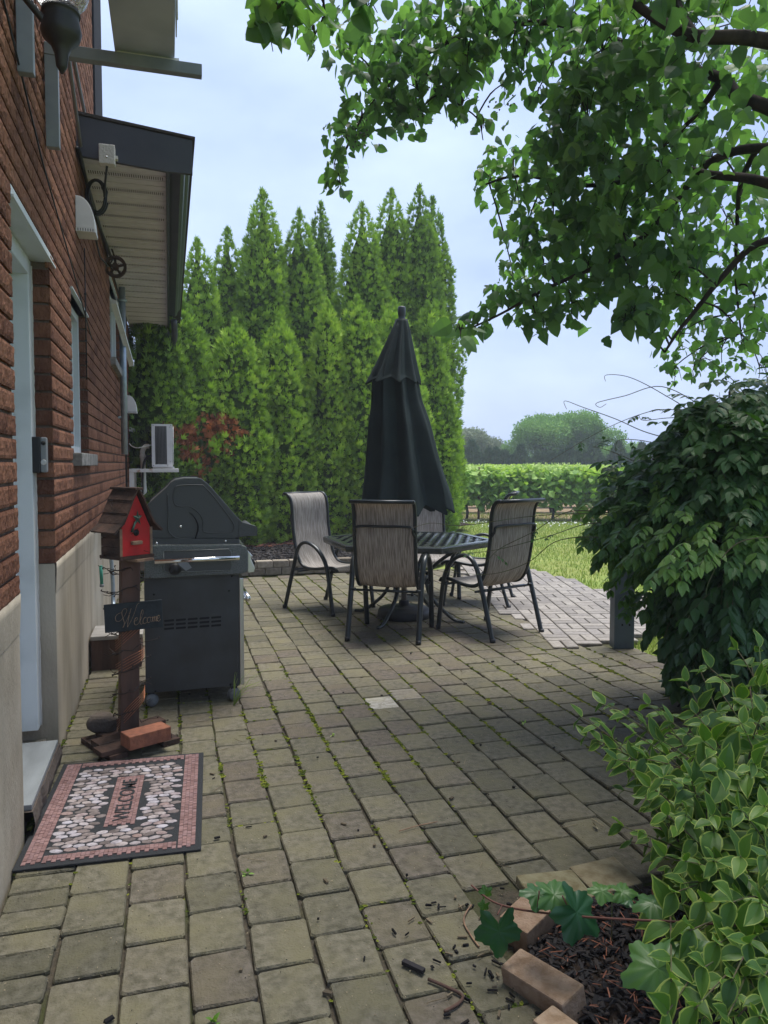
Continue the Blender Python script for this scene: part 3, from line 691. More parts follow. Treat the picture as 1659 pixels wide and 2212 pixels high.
for i in range(9): b.tube([(-.505, 4.05, 3.9), (-.50, 4.5, 3.62), (-.50, 5.02, 3.36)], .011, 8) if i == 0 else None
b.tube([(-.51, 4.25, 3.9), (-.505, 4.9, 3.75), (-.505, 5.6, 3.68)], .011, 8)
tag(b.build('wall_conduit', M['grey']), 'pair of thin grey conduits on the upper brick wall above the eave end', 'conduit')
b = MB(); c0 = Vector((-.45, 7.3, 3.20)); Mw = Matrix.Translation(c0) @ Matrix.Rotation(PI/2, 4, 'X')
ring = MB(); n_ = 30
def ringm(mb, r0, r1, th, c, hole=0):
    v = []; f = []
    for i in range(n_):
        a = 2*PI*i/n_; 
        for r_, y_ in ((r0, -th), (r1, -th), (r1, th), (r0, th)): v.append((c[0]+r_*math.cos(a), c[1]+y_, c[2]+r_*math.sin(a)))
    for i in range(n_):
        for q in range(4): f.append((i*4+q, i*4+(q+1) % 4, ((i+1) % n_)*4+(q+1) % 4, ((i+1) % n_)*4+q))
    mb.add(v, f, 0, .5, False)
ringm(b, .072, .098, .022, c0); ringm(b, .0, .030, .026, c0)
for q in range(5):
    a = q*2*PI/5+.3; b.tube([c0+Vector((.02*math.cos(a), 0, .02*math.sin(a))), c0+Vector((.078*math.cos(a), 0, .078*math.sin(a)))], .012, 6)
tag(b.build('pulley_wheel', M['rust']), 'old rusty spoked pulley wheel hanging under the eave', 'wheel')
b = MB(); b.tube([c0+Vector((0, 0, .02)), c0+Vector((-.015, 0, .12)), c0+Vector((-.03, .02, .165))], .009, 6); b.box((c0.x-.02, c0.y-.03, c0.z-.02), (c0.x+.01, c0.y+.03, c0.z+.03)); b.build('hook', M['rust'], None)
_h = bpy.data.objects['hook']; _h.parent = bpy.data.objects['pulley_wheel']
b = MB(); b.tube([(-.512, 5.25, 2.80), (-.512, 5.25, 1.95)], .004, 6)
for z_ in (2.5, 2.2, 2.06): b.box((-.52, 5.243, z_), (-.506, 5.257, z_+.01))
tag(b.build('wall_cable', M['black']), 'thin black cable hanging straight down the bricks below the vent hood', 'cable')
b = MB(); b.tube([(-.519, 2.75, 3.0), (-.516, 3.6, 2.72), (-.516, 4.6, 2.52), (-.517, 5.7, 2.28)], .004, 6)
tag(b.build('slack_wire', M['black']), 'thin dark wire stapled diagonally across the brick wall above the door', 'cable')
# doorbell
t = empty('doorbell', (-.60, 3.82, 1.44), label='black and silver video doorbell beside the door frame', cat='doorbell')
b = MB(); b.box((-.022, -.028, -.085), (.02, .04, .085), bev=.006); b.build('back_plate', M['black'], t)
b = MB(); b.box((.0205, -.030, -.083), (.047, .02, .083), bev=.008); b.build('housing', M['grey'], t)
b = MB(); b.lathe([(.010, 0), (.010, .004)], n=16, M=Matrix.Translation((.034, -.0305, .055)) @ Matrix.Rotation(PI/2, 4, 'X')); b.build('lens', M['grilld'], t)
b = MB(); b.lathe([(.012, 0), (.013, .003), (.010, .003)], n=16, M=Matrix.Translation((.034, -.0305, -.035)) @ Matrix.Rotation(PI/2, 4, 'X')); b.build('button', M['steel'], t)
# wall lantern, top left, near
t = empty('wall_lantern', (WX, 2.3, 2.85), label='black wrought iron wall lantern with a hammered glass globe, top left corner', cat='lantern')
def loc(p, o_): return Vector(p)-o_.location
C0 = wy(132, 62, 2.45)
b = MB(); b.lathe([(.055, .04), (.052, .055), (.05, .03), (.058, -.01), (.052, -.03), (.03, -.05), (.02, -.075), (.016, -.11), (.004, -.13)], loc(C0, t), 20); b.build('collar', M['blackm'], t)
b = MB(); b.tube(smooth_path([loc(p, t) for p in [(-.53, 2.14, 2.80), (-.47, 2.24, 2.79), (-.42, 2.38, 2.78), (C0.x, C0.y, C0.z-.04)]], 5), .011, 8); b.tube(smooth_path([loc(p, t) for p in [(-.52, 2.12, 2.98), (-.49, 2.2, 2.92), (-.46, 2.28, 2.83), (-.42, 2.36, 2.79)]], 5), .011, 8)
b.tube(smooth_path([loc(p, t) for p in [(-.53, 2.25, 2.72), (-.49, 2.3, 2.73), (-.47, 2.32, 2.77)]], 4), .009, 8); b.build('arm', M['blackm'], t)
b = MB(); b.lathe([(.0, -.2), (.03, -.19), (.045, -.1), (.05, 0), (.045, .1), (.03, .19), (0, .2)], n=16, M=Matrix.Translation(loc((-.515, 2.13, 2.90), t)) @ Matrix.Diagonal((.5, 1, 1, 1))); b.build('wall_plate', M['blackm'], t)
gl = bpy.data.materials.new('hammered_glass'); gl.use_nodes = True; p = gl.node_tree.nodes['Principled BSDF']; p.inputs['Transmission Weight'].default_value = .9; p.inputs['Roughness'].default_value = .12; p.inputs['Base Color'].default_value = (.85, .87, .88, 1)
vn = N(gl.node_tree, 'ShaderNodeTexVoronoi'); vn.inputs['Scale'].default_value = 70; tn = N(gl.node_tree, 'ShaderNodeTexCoord'); bn = N(gl.node_tree, 'ShaderNodeBump'); bn.inputs['Distance'].default_value = .004
gl.node_tree.links.new(tn.outputs['Object'], vn.inputs['Vector']); gl.node_tree.links.new(vn.outputs[0], bn.inputs['Height']); gl.node_tree.links.new(bn.outputs[0], p.inputs['Normal'])
b = MB(); b.lathe([(.045, .05), (.075, .085), (.088, .14), (.085, .2), (.06, .26)], loc(C0, t), 24); b.build('globe', gl, t)
b = MB(); b.tube([loc(C0, t)+Vector((-.012, 0, .03)), loc(C0, t)+Vector((-.012, 0, .17))], .014, 10); b.build('candle_tube', M['blackm'], t)

# ---- air conditioners on brackets
def condenser(name, y0, y1, x0, x1, z0, z1, label, side='n', body='whitemet'):
    t = empty(name, (x0, y0, z0), label=label, cat='air conditioner', group='outdoor air conditioners'); o_ = Vector((x0, y0, z0)); W_, D_, H_ = x1-x0, y1-y0, z1-z0
    b = MB(); b.box((0, .008, 0), (W_, D_, H_), bev=.006); b.build('casing', M['whitemet'] if body == 'whitemet' else M[body], t)
    g = MB(); fx0, fx1, fz0, fz1 = W_*.17, W_*.72, H_*.06, H_*.95
    g.box((fx0, .002, fz0), (fx1, .0095, fz1))
    k = int((fz1-fz0)/.0125)
    for i in range(k): g.tube([(fx0, -.001, fz0+i*.0125+.004), (fx1, -.001, fz0+i*.0125+.004+.0)], .0016, 4, 1)
    for i in range(9): q = fx0+(fx1-fx0)*i/8; g.tube([(q, -.0025, fz0), (q, -.0025, fz1)], .0016, 4, 1)
    g.build('coil_grille', [M['grilld'], M['grey']], t)
    f = MB(); f.box((0, 0, 0), (fx0, .0075, H_)); f.box((fx1, 0, 0), (W_, .0075, H_)); f.box((fx0, 0, 0), (fx1, .0075, fz0)); f.box((fx0, 0, fz1), (fx1, .0075, H_))
    for (a, c) in ((.08, .03), (.08, .97), (.88, .93), (.88, .12), (.93, .97), (.76, .04)): f.lathe([(.006, 0), (.006, .003)], n=8, m=1, M=Matrix.Translation((W_*a, -.0005, H_*c)) @ Matrix.Rotation(PI/2, 4, 'X'))
    f.build('side_frame', [M[body], M['grey']], t)
    g = MB()
    for i in range(int(H_*.9/.012)): g.tube([(W_+.006, .03, H_*.05+i*.012), (W_+.006, D_-.25, H_*.05+i*.012)], .003, 4)
    for yq in (.03, .06, D_*.3, D_*.5): g.tube([(W_+.010, yq, H_*.04), (W_+.010, yq, H_*.95)], .003, 4)
    g.build('fan_guard', M['whitemet'], t)
    [MB().box((.01, yq, -.022), (W_+.02, yq+.04, -.001)).build('foot', M['whitemet'], t) for yq in (.03, D_-.12)]
    return t
def bracket(name, Ys, xo, z, zbot, m, label, grp, xw=WX, th=.045):
    t = empty(name, (xw, Ys[0], z), label=label, cat='bracket', group=grp)
    for Y in Ys:
        b = MB(); b.box((.005, Y-Ys[0]-.02, zbot-z), (.062, Y-Ys[0]+.02, -.001)); b.build('wall_rail', m, t, bevel=.003)
        b = MB(); b.box((.005, Y-Ys[0]-.022, 0), (xo-xw, Y-Ys[0]+.022, th)); b.build('arm', m, t, bevel=.003)
    return t
condenser('air_conditioner', 10.1, 10.9, -.215, .045, 1.355, 1.912, 'white outdoor air conditioner on a white bracket in front of the hedge')
bracket('condenser_bracket', (10.06, 10.75), .12, 1.285, .95, M['rustw'], 'white rust-stained steel bracket holding the far air conditioner', 'condenser brackets', xw=-.50)
condenser('air_conditioner', 3.12, 3.92, -.222, .052, 3.352, 3.9, 'grey underside of an air conditioner high on the wall at the top left', body='acg')
M['acb'] = mat('bracket_paint', (.26, .29, .33), .5, .4, noise_s=8, col2=(.2, .23, .27))
bracket('condenser_bracket', (3.12, 3.80), .178, 3.275, 2.86, M['acb'], 'grey steel bracket arm reaching out from the wall at the top left', 'condenser brackets', th=.055)
# underside plate of the near unit
b = MB(); b.box((0.004, .004, -.006), (.27, .796, -.001)); o = b.build('base_pan', M['acg'], bpy.data.objects['air_conditioner.001'])
# pvc drain
b = MB(); b.tube(smooth_path([(-.445, 10.3, .95), (-.33, 10.3, 1.02), (-.325, 10.3, 1.1), (-.335, 10.3, 1.50), (-.335, 10.3, 1.56), (-.30, 10.3, 1.62), (-.25, 10.3, 1.625)], 5), .032, 12)
b.lathe([(.038, 0), (.04, .04), (.036, .045)], (-.335, 10.3, 1.47), 14); b.lathe([(.05, 0), (.055, .05), (.04, .07)], (-.40, 10.3, .98), 14)
tag(b.build('drain_pipe', M['pvc']), 'cream plastic elbow pipe rising behind the air conditioner bracket', 'pipe')
b = MB(); b.tube(smooth_path([(-.50, 10.3, 1.66), (-.46, 10.2, 1.62), (-.38, 10.1, 1.60), (-.22, 10.12, 1.64)], 6), .006, 6); b.tube(smooth_path([(-.20, 10.15, 1.5), (-.28, 10.2, 1.48), (-.33, 10.22, 1.35), (-.34, 10.22, 1.0)], 6), .014, 6, 1)
b.tube([(-.505, 9.6, 3.3), (-.505, 9.6, 1.0)], .012, 8, 1)
tag(b.build('condenser_cables', [M['pvc'], M['black']]), 'white and black cables between the wall and the far air conditioner', 'cable')
b = MB(); b.lathe([(.0, -.03), (.025, -.022), (.034, 0), (.025, .022), (0, .03)], (-.475, 10.9, 1.86), 12); b.box((-.53, 10.88, 1.845), (-.49, 10.92, 1.9))
tag(b.build('sensor_light', M['pvc']), 'tiny round white sensor on the wall corner above the air conditioner', 'sensor')
# concrete step, hose, far bits on the foundation
b = MB(); b.box((WX+.005, 5.30, -.02), (-.20, 5.62, .205), bev=.008); b.box((WX+.003, 5.285, .206), (-.19, 5.64, .235), 1, bev=.006)
tag(b.build('step', [M['bark'], M['concrete']]), 'low wooden step with a pale top against the foundation behind the birdhouse', 'step')
b = MB(); b.tube([(-.50, 5.85, .64), (-.495, 5.86, .50)], .012, 8); b.tube([(-.495, 5.86, .50), (-.495, 5.86, .48)], .016, 8, 1)
tag(b.build('hose_end', [M['hose'], M['grey']]), 'short green hose end hanging on the foundation left of the birdhouse', 'hose')
b = MB(); b.tube(smooth_path([(-.47, 6.4, .72), (-.455, 6.4, .4), (-.45, 6.35, .25), (-.40, 6.15, .22), (-.36, 6.0, .16)], 5), .016, 8)
tag(b.build('waste_pipe', M['galv']), 'thin grey waste pipe on the foundation behind the birdhouse post', 'pipe')
# ================================================================ CHAIRS
SL = [(-.385, 1.105), (-.335, 1.10), (-.295, 1.06), (-.275, .99), (-.268, .90), (-.262, .80), (-.245, .70), (-.225, .60), (-.195, .51), (-.15, .445), (-.09, .412), (0, .405), (.10, .415), (.20, .432), (.275, .435), (.315, .418), (.325, .40)]
def make_chair():
    t = empty('patio_chair'); HW = .245
    pth = smooth_path([(0, y, z) for y, z in SL], 3)
    for sx in (-1, 1):
        b = MB(); b.tube([(sx*HW, p.y, p.z) for p in pth], .0155, 8); b.build('side_rail', M['frame'], t)
        arch = smooth_path([(sx*.285, -.335, 0), (sx*.285, -.27, .22), (sx*.285, -.195, .46), (sx*.29, -.15, .58), (sx*.293, -.085, .645), (sx*.295, 0, .655), (sx*.293, .10, .615), (sx*.29, .185, .53), (sx*.288, .235, .42), (sx*.287, .275, .2), (sx*.285, .305, 0)], 5)
        b = MB(); b.tube(arch, .0165, 8, flat=1.35); b.build('arm_and_legs', M['frame'], t)
        for yy in (-.337, .306):
            b = MB(); b.lathe([(.021, 0), (.022, .03), (.017, .032)], (sx*.285, yy, 0), 10); b.build('foot_cap', M['black'], t)
        MB().tube([(sx*HW, -.22, .395), (sx*.285, -.225, .395)], .012, 8).build('side_link', M['frame'], t); MB().tube([(sx*HW, .22, .40), (sx*.287, .24, .40)], .012, 8).build('side_link', M['frame'], t)
    b = MB(); v = []; f = []; n = 13
    for p in pth:
        for i in range(n): u_ = -1+2*i/(n-1); v.append((u_*(HW-.004), p.y-.014*(1-u_*u_)*(1 if p.z > .5 else .2), p.z-(.014*(1-u_*u_) if p.z < .5 else 0)))
    for k in range(len(pth)-1):
        for i in range(n-1): a = k*n+i; f.append((a, a+1, a+n+1, a+n))
    b.add(v, f, 0, .5, True); o = b.build('sling', M['sling'], t)
    md = o.modifiers.new('th', 'SOLIDIFY'); md.thickness = .003; md.offset = 0
    b = MB(); b.tube([(-HW, -.385, 1.105), (HW, -.385, 1.105)], .015, 8); b.build('top_bar', M['frame'], t)
    b = MB(); yb = -.305; b.tube(smooth_path([(-HW, -.27, .82), (-HW+.012, -.295, .86), (-HW+.035, yb, .905), (0, yb-.004, .908), (HW-.035, yb, .905), (HW-.012, -.295, .86), (HW, -.27, .82)], 5), .011, 8); b.build('back_brace', M['frame'], t)
    for yy, zz in ((-.20, .385), (-.14, .375), (.22, .392)):
        b = MB(); b.tube([(-.287, yy, zz), (.287, yy, zz)], .010, 8); b.build('cross_bar', M['frame'], t)
    return t
ch0 = make_chair()
def place(c, x, y, deg, label):
    c.location = (x, y, 0); c.rotation_euler = (0, 0, R(deg)); tag(c, label, 'chair', 'patio chairs around the table')
# heading: local +y points to the table
chairs = [(1.745, 5.80, -29, 'patio chair with its back to the camera, nearest in front of the table'),
          (1.485, 7.00, -145.6, 'patio chair on the left side of the table, seen from its side'),
          (2.55, 5.67, 21, 'patio chair on the right of the table, angled away with its back to the camera'),
          (2.98, 6.89, 60, 'patio chair tucked behind the right front chair, only its top and seat edge showing'),
          (2.62, 7.42, 172, 'patio chair on the far side of the table, mostly hidden behind the closed parasol')]
for i, (x, y, a, lb) in enumerate(chairs): place(ch0 if i == 0 else copy_tree(ch0), x, y, a, lb)

# ================================================================ TABLE
TC = Vector((2.07, 6.37, 0)); TR = .80; ROT = R(-28)
tb = empty('patio_table', tuple(TC), label='hexagonal dark metal patio table with a woven lattice top', cat='table')
hexp = lambda r, z: [Vector((r*math.cos(ROT+i*PI/3), r*math.sin(ROT+i*PI/3), z)) for i in range(6)]
b = MB(); O = hexp(TR, 0); I_ = hexp(TR-.075, 0)
for i in range(6):
    j = (i+1) % 6; prof = [(0, .690), (0, .712), (.010, .722), (.075, .722), (.075, .704), (.02, .700), (.02, .668), (.006, .668)]
    v = []
    for k in (i, j):
        d_ = O[k].normalized()
        for q, z_ in prof: v.append(O[k]-d_*q*1.0+Vector((0, 0, z_)))
    n_ = len(prof); b.add(v, [(q, (q+1) % n_, n_+(q+1) % n_, n_+q) for q in range(n_)])
b.build('table_rim', M['table'], tb)
b = MB(); apo = (TR-.07)*math.cos(PI/6)
def clip_line(ang_, off):
    d_ = Vector((math.cos(ang_), math.sin(ang_), 0)); n_ = Vector((-d_.y, d_.x, 0)); p = n_*off; t0, t1 = -9, 9
    for i in range(6):
        nn = Vector((math.cos(ROT+PI/6+i*PI/3), math.sin(ROT+PI/6+i*PI/3), 0)); a = nn.dot(d_); c = apo-nn.dot(p)
        if abs(a) < 1e-6:
            if c < 0: return None
            continue
        q = c/a
        if a > 0: t1 = min(t1, q)
        else: t0 = max(t0, q)
    return (p+d_*t0, p+d_*t1) if t1-t0 > .03 else None
sp = .058
for s_, ang_ in enumerate((R(20), R(110))):
    k = int(TR/sp)+1
    for i in range(-k, k+1):
        c = clip_line(ang_, i*sp)
        if not c: continue
        a, e = c; L_ = (e-a).length; d_ = (e-a)/L_; n_ = Vector((-d_.y, d_.x, 0)); st = max(2, int(L_/(sp*.5)))
        v = []
        for q in range(st+1):
            p = a+d_*(L_*q/st); tt = (p.dot(d_))/sp; zz = .714+.0045*math.cos(PI*tt+PI*i+PI*s_)
            v += [p+n_*.0155+Vector((0, 0, zz)), p-n_*.0155+Vector((0, 0, zz)), p-n_*.0155+Vector((0, 0, zz-.006)), p+n_*.0155+Vector((0, 0, zz-.006))]
        b.add(v, [(q*4+r_, q*4+(r_+1) % 4, q*4+4+(r_+1) % 4, q*4+4+r_) for q in range(st) for r_ in range(4)])
b.build('lattice_top', M['table'], tb)
for i in range(4):
    a = R(45+90*i)+.0; c, s_ = math.cos(a), math.sin(a)
    b = MB(); b.tube(smooth_path([(c*r_, s_*r_, z_) for r_, z_ in ((.50, .665), (.44, .62), (.30, .52), (.21, .42), (.19, .32), (.24, .2), (.36, .09), (.47, .02), (.555, .008))], 5), [.020]*41, 8, flat=.8); b.build('leg', M['table'], tb)
b = MB()
for z0_ in (.34, .42):
    q_ = [Vector((.20*math.cos(R(45+90*i)), .20*math.sin(R(45+90*i)), z0_)) for i in range(4)]
    for i in range(4): b.tube([q_[i], q_[(i+1) % 4]], .011, 6)
for i in range(4):
    for k in range(4): p = q_[i].lerp(q_[(i+1) % 4], (k+.5)/4); b.tube([p, p-Vector((0, 0, .08))], .008, 6)
b.build('lower_ring', M['table'], tb)
# ================================================================ PARASOL
UC = Vector((2.045, 6.40, 0))
um = empty('patio_parasol', tuple(UC), label='closed black fabric parasol standing through the table', cat='parasol')
b = MB(); b.tube([(0, 0, .06), (0, 0, .60)], .026, 16); b.build('lower_pole', M['pole'], um)
b = MB(); b.tube([(0, 0, .60), (-.02, 0, 2.70)], .019, 12); b.build('pole', M['pole'], um)
b = MB(); b.tube([(.026, 0, .2), (.07, -.01, .2)], .006, 8); b.lathe([(.014, 0), (.016, .01), (.014, .02)], n=10, M=Matrix.Translation((.065, -.01, .2)) @ Matrix.Rotation(PI/2, 4, 'Y')); b.build('clamp_knob', M['black'], um)
b = MB(); b.lathe([(.235, 0), (.243, .02), (.238, .065), (.22, .085), (.12, .10), (.05, .108), (.045, .15), (.032, .155)], n=36); b.build('base', M['black'], um)
b = MB(); TX = -.026
b.lathe([(.034, 2.675), (.036, 2.69), (.030, 2.70), (.031, 2.725), (.036, 2.735), (.0355, 2.79), (.030, 2.803), (.0, 2.806)], (TX, 0, 0), 18); b.build('finial', M['umbcap'], um)
def canopy(zs, name, m, sharp, phase, n=8, thin=.0):
    """rows (z, centre x, centre y, outer radius L, outer radius R, inner ratio)"""
    b = MB(); NT = 96; v = []; f = []
    for ri, (z_, cx_, rl, rr, inn, sag) in enumerate(zs):
        for k in range(NT):
            a = 2*PI*k/NT; w_ = (a*n/(2*PI)+phase) % 1; fold = abs(2*w_-1)**sharp      # 1 at rib, 0 between
            base_r = 1.12*(rl+(rr-rl)*(.5+.5*math.cos(a))); id_ = int(a*n/(2*PI)+phase)
            kk = 1+.13*noise.noise((id_*3.3, z_*1.1, 2)); r_ = base_r*kk*(inn+(1-inn)*fold)
            r_ *= 1+.05*noise.noise((math.cos(a)*3, math.sin(a)*3, z_*2.5))
            tw = .3*noise.noise((id_*1.7, z_*.7, 5))*min(1, (2.7-z_))
            zz_ = z_ + sag*(1-fold)-.03*sag*noise.noise((id_, 0, 0))*10*(1 if sag else 0)
            v.append((cx_+r_*math.cos(a+tw*.5), r_*.85*math.sin(a+tw*.5), zz_))
    for i in range(len(zs)-1):
        for k in range(NT): f.append((i*NT+k, i*NT+(k+1) % NT, (i+1)*NT+(k+1) % NT, (i+1)*NT+k))
    b.add(v, f, 0, .5, True); o = b.build(name, m, um, fix=False); md = o.modifiers.new('th', 'SOLIDIFY'); md.thickness = .003
    md2 = o.modifiers.new('ss', 'SUBSURF'); md2.levels = 0; md2.render_levels = 0
    return o
def rows(tab, n_):
    o = []
    for i in range(n_):
        t_ = i/(n_-1)*(len(tab)-1); a = min(int(t_), len(tab)-2); q = t_-a; o.append(tuple(tab[a][k]*(1-q)+tab[a+1][k]*q for k in range(6)))
    return o
canopy(rows([(2.66, -.03, .05, .05, .9, 0), (2.42, -.04, .14, .10, .7, 0), (2.2, -.055, .205, .165, .66, 0), (1.98, -.045, .235, .19, .64, 0), (1.75, -.03, .28, .255, .64, 0), (1.5, -.015, .305, .30, .64, 0), (1.25, .0, .335, .35, .65, 0), (1.02, .015, .37, .40, .66, .05), (.93, .02, .38, .42, .66, .10)], 40), 'canopy', M['umb'], 1.5, .12)
canopy(rows([(2.69, TX, .044, .044, .95, 0), (2.60, -.03, .075, .07, .8, 0), (2.42, -.04, .14, .115, .72, 0), (2.25, -.045, .205, .155, .68, 0), (2.16, -.05, .245, .18, .66, .02), (2.10, -.05, .27, .185, .68, .06)], 20), 'vent_flap', M['umb'], 1.3, .3)
# ================================================================ GRILL  (end towards the camera; its front faces right)
GY = 4.40; zgd = lambda x, y: ((x/2.2114+400)*.5486, (y/2.2114+1900)*.5486)
gr = empty('gas_grill', (.12, GY, 0), label='dark grey gas grill on casters with closed lid and chrome towel bar', cat='grill')
def G(x, y, Y=GY): p = wy(*zgd(x, y), Y); return Vector((p.x-.12, Y-GY, p.z))
bl = G(385, 1840); br = G(1205, 1765)
b = MB(); X0, X1 = bl.x, br.x; ZB, ZT = .085, .735
b.box((X0, 0, ZB), (X1, .02, ZT+.03)); 
for i in range(5):
    for j in range(3):
        a = G(548+i*102.5, 1205+35*j-i*7); e = G(628+i*102.5, 1198+35*j-i*7)
        b.prism([(a.x, -.0015, a.z-.006), (e.x, -.0015, e.z-.006), (e.x+.003, -.0015, e.z), (e.x, -.0015, e.z+.006), (a.x, -.0015, a.z+.006), (a.x-.003, -.0015, a.z)], (0, .003, 0), 1)
for q in ((440, 830), (455, 975), (1110, 942), (1120, 1757), (470, 1815), (1135, 815)): p = G(*q); b.lathe([(.006, 0), (.006, .003)], n=8, m=1, M=Matrix.Translation((p.x, .0, p.z)) @ Matrix.Rotation(PI/2, 4, 'X'))
b.build('side_panel', [M['grillp'], M['grilld']], gr)
b = MB(); b.box((X0, .021, ZB), (X0+.02, .56, ZT)); b.box((X0, .021, ZB), (X1, .56, ZB+.02)); b.box((X0, .56, ZB), (X1, .58, ZT)); b.box((X1-.006, .021, ZB), (X1, .56, ZT)); b.build('cabinet', M['grillp'], gr)
b = MB(); b.box((X1+.002, -.004, .09), (X1+.026, .56, .725), bev=.003); dr = b.build('front_door', M['steel'], gr)
b = MB(); b.tube([(X1+.026, .02, .60), (X1+.052, .02, .60)], .012, 8); b.tube([(X1+.026, .40, .60), (X1+.052, .40, .60)], .012, 8); b.tube([(X1+.052, .005, .60), (X1+.052, .42, .60)], .017, 10); b.build('handle', M['chrome'], dr)
# cook box and side shelf end
b = MB(); pts = [G(440, 490), G(1200, 490), G(1200, 545), G(440, 560)]
b.prism([p+Vector((0, .0, 0)) for p in pts], (0, .56, 0)); b.build('firebox', M['grill'], gr)
b = MB(); sh0 = -.06
out_ = [(370, 560), (440, 545), (1210, 540), (1262, 560), (1275, 610), (1275, 760), (1262, 785), (1210, 800), (860, 812), (480, 838), (370, 840)]
P_ = [G(*q, GY+sh0) for q in out_]; b.prism(P_, (0, .62, 0)); shf = b.build('side_shelf', M['wetgrey'], gr, bevel=.008)
rec = [(540, 600), (1100, 580), (1125, 600), (1125, 750), (1100, 765), (760, 778), (560, 782), (540, 770)]
b = MB(); b.prism([G(*q, GY+sh0-.003)+Vector((0, -.0, 0)) for q in rec], (0, .003, 0)); b.build('recess_panel', M['grill'], shf)
b = MB(); r_ = [G(*q, GY+sh0-.004) for q in rec]; b.tube(r_+[r_[0]], .004, 6); b.build('recess_edge', M['wetgrey'], shf)
b = MB(); a = G(462, 690, GY-.13); e = G(1200, 655, GY-.13)
b.tube([a+Vector((.0, .0, 0)), e], .0135, 12, flat=1.0); b.tube([a+Vector((.01, 0, 0)), a+Vector((.01, .07, 0))], .011, 8); b.tube([e-Vector((.01, 0, 0)), e+Vector((-.01, .07, 0))], .011, 8); b.build('towel_bar', M['chrome'], gr)
b = MB(); c_ = G(640, 755, GY-.10); b.lathe([(.032, 0), (.034, .02), (.028, .035)], n=14, M=Matrix.Translation(c_+Vector((0, .03, 0))) @ Matrix.Rotation(PI/2, 4, 'X'))
q = [G(660, 705, GY-.14), G(740, 680, GY-.14), G(785, 742, GY-.14), G(735, 770, GY-.14)]; b.prism(q, (0, .008, 0), 1); b.build('igniter_knob', [M['black'], M['grey']], gr)
# lid
lidp = [(400, 188), (567, 40), (600, 0), (640, -25), (720, -40), (860, -40), (915, 0), (960, 45), (1190, 310), (1225, 345), (1230, 470), (1190, 482), (1150, 490), (440, 490), (400, 480)]
b = MB(); P_ = [G(*q, GY+.01) for q in lidp]; b.prism(P_, (0, .03, 0)); P2 = [p+Vector((0, .03, 0)) for p in P_]
ld = b.build('lid', M['grill'], gr, bevel=.006)
b = MB(); b.prism([Vector((p.x*.98, p.y, 1.12+(p.z-1.12)*.97)) for p in P2], (0, .56, 0)); b.build('lid_shell', M['grill'], ld)
b = MB(); b.prism([p+Vector((0, .56, 0)) for p in P2], (0, .03, 0)); b.build('lid_end', M['grill'], ld)
b = MB(); hp = [(1195, 318), (1225, 345), (1340, 378), (1357, 395), (1357, 455), (1345, 465), (1245, 470), (1195, 470)]
b.prism([G(*q, GY+.005) for q in hp], (0, .045, 0)); b.prism([G(*q, GY+.56) for q in hp], (0, .045, 0)); x_ = G(1330, 400).x
b.tube([(x_, .03, 1.0), (x_, .58, 1.0)], .022, 10); b.build('lid_handle', M['grill'], ld, bevel=.003)
def bead(pts, name, r_=.0035, m='grill', closed=False, n=5):
    pp = smooth_path([G(*q, GY+.006) for q in pts], n); b = MB(); b.tube(pp, r_, 6); b.build(name, m if not isinstance(m, str) else M[m], ld)
bead([(575, 95), (577, 240), (580, 400), (600, 445), (640, 478), (690, 488), (790, 488)], 'embossed_line', .004)
bead([(625, 150), (640, 190), (680, 208), (760, 208), (820, 240), (865, 290), (882, 350), (880, 400), (900, 432), (1000, 436), (1125, 430), (1148, 410), (1145, 350), (1000, 150), (900, 40), (860, 22), (680, 26), (640, 50), (625, 100), (625, 150)], 'embossed_line', .0035)
sp_ = smooth_path([G(*q, GY+.0085) for q in [(768, 262), (800, 290), (825, 330), (840, 380), (835, 430), (822, 470), (815, 488)]], 6)
b = MB(); b.tube(sp_, [.005+.009*min(1, i/14) for i in range(len(sp_))], 8, flat=.25); b.build('slot', M['grilld'], ld)
b = MB()
for q in ((688, 384), (480, 528), (1080, 509)): p = G(*q, GY+.004); b.lathe([(.0075, 0), (.0075, .004), (.003, .006)], n=12, M=Matrix.Translation(p) @ Matrix.Rotation(PI/2, 4, 'X'))
b.build('bolt', M['chrome'], ld)
# control panel at the front (right)
b = MB(); b.prism([G(1272, 590, GY+.05), G(1318, 640, GY+.05), G(1300, 660, GY+.05), G(1336, 745, GY+.05), G(1330, 780, GY+.05), G(1272, 790, GY+.05)], (0, .5, 0)); b.build('control_panel', M['steel'], gr, bevel=.004)
for yk in (.12, .24, .36):
    b = MB(); b.lathe([(.024, 0), (.026, .02), (.02, .028)], n=14, M=Matrix.Translation((G(1310, 690).x, yk, .80)) @ Matrix.Rotation(PI/2-.4, 4, 'Y')); b.build('knob', M['black'], gr)
for (x_, y_) in ((X0+.03, .02), (X1-.035, -.0), (X0+.03, .54), (X1-.035, .54)):
    b = MB(); Mw = Matrix.Translation((x_, y_, .038)) @ Matrix.Rotation(R(25), 4, 'Z') @ Matrix.Rotation(PI/2, 4, 'X')
    b.lathe([(.012, -.022), (.034, -.020), (.038, -.012), (.038, -.003), (.03, 0), (.038, .003), (.038, .012), (.034, .020), (.012, .022)], n=20, M=Mw); c = b.build('caster', M['rubber'], gr)
    b = MB(); b.box((x_-.018, y_-.012, .055), (x_+.018, y_+.012, .088)); b.build('fork', M['black'], c)
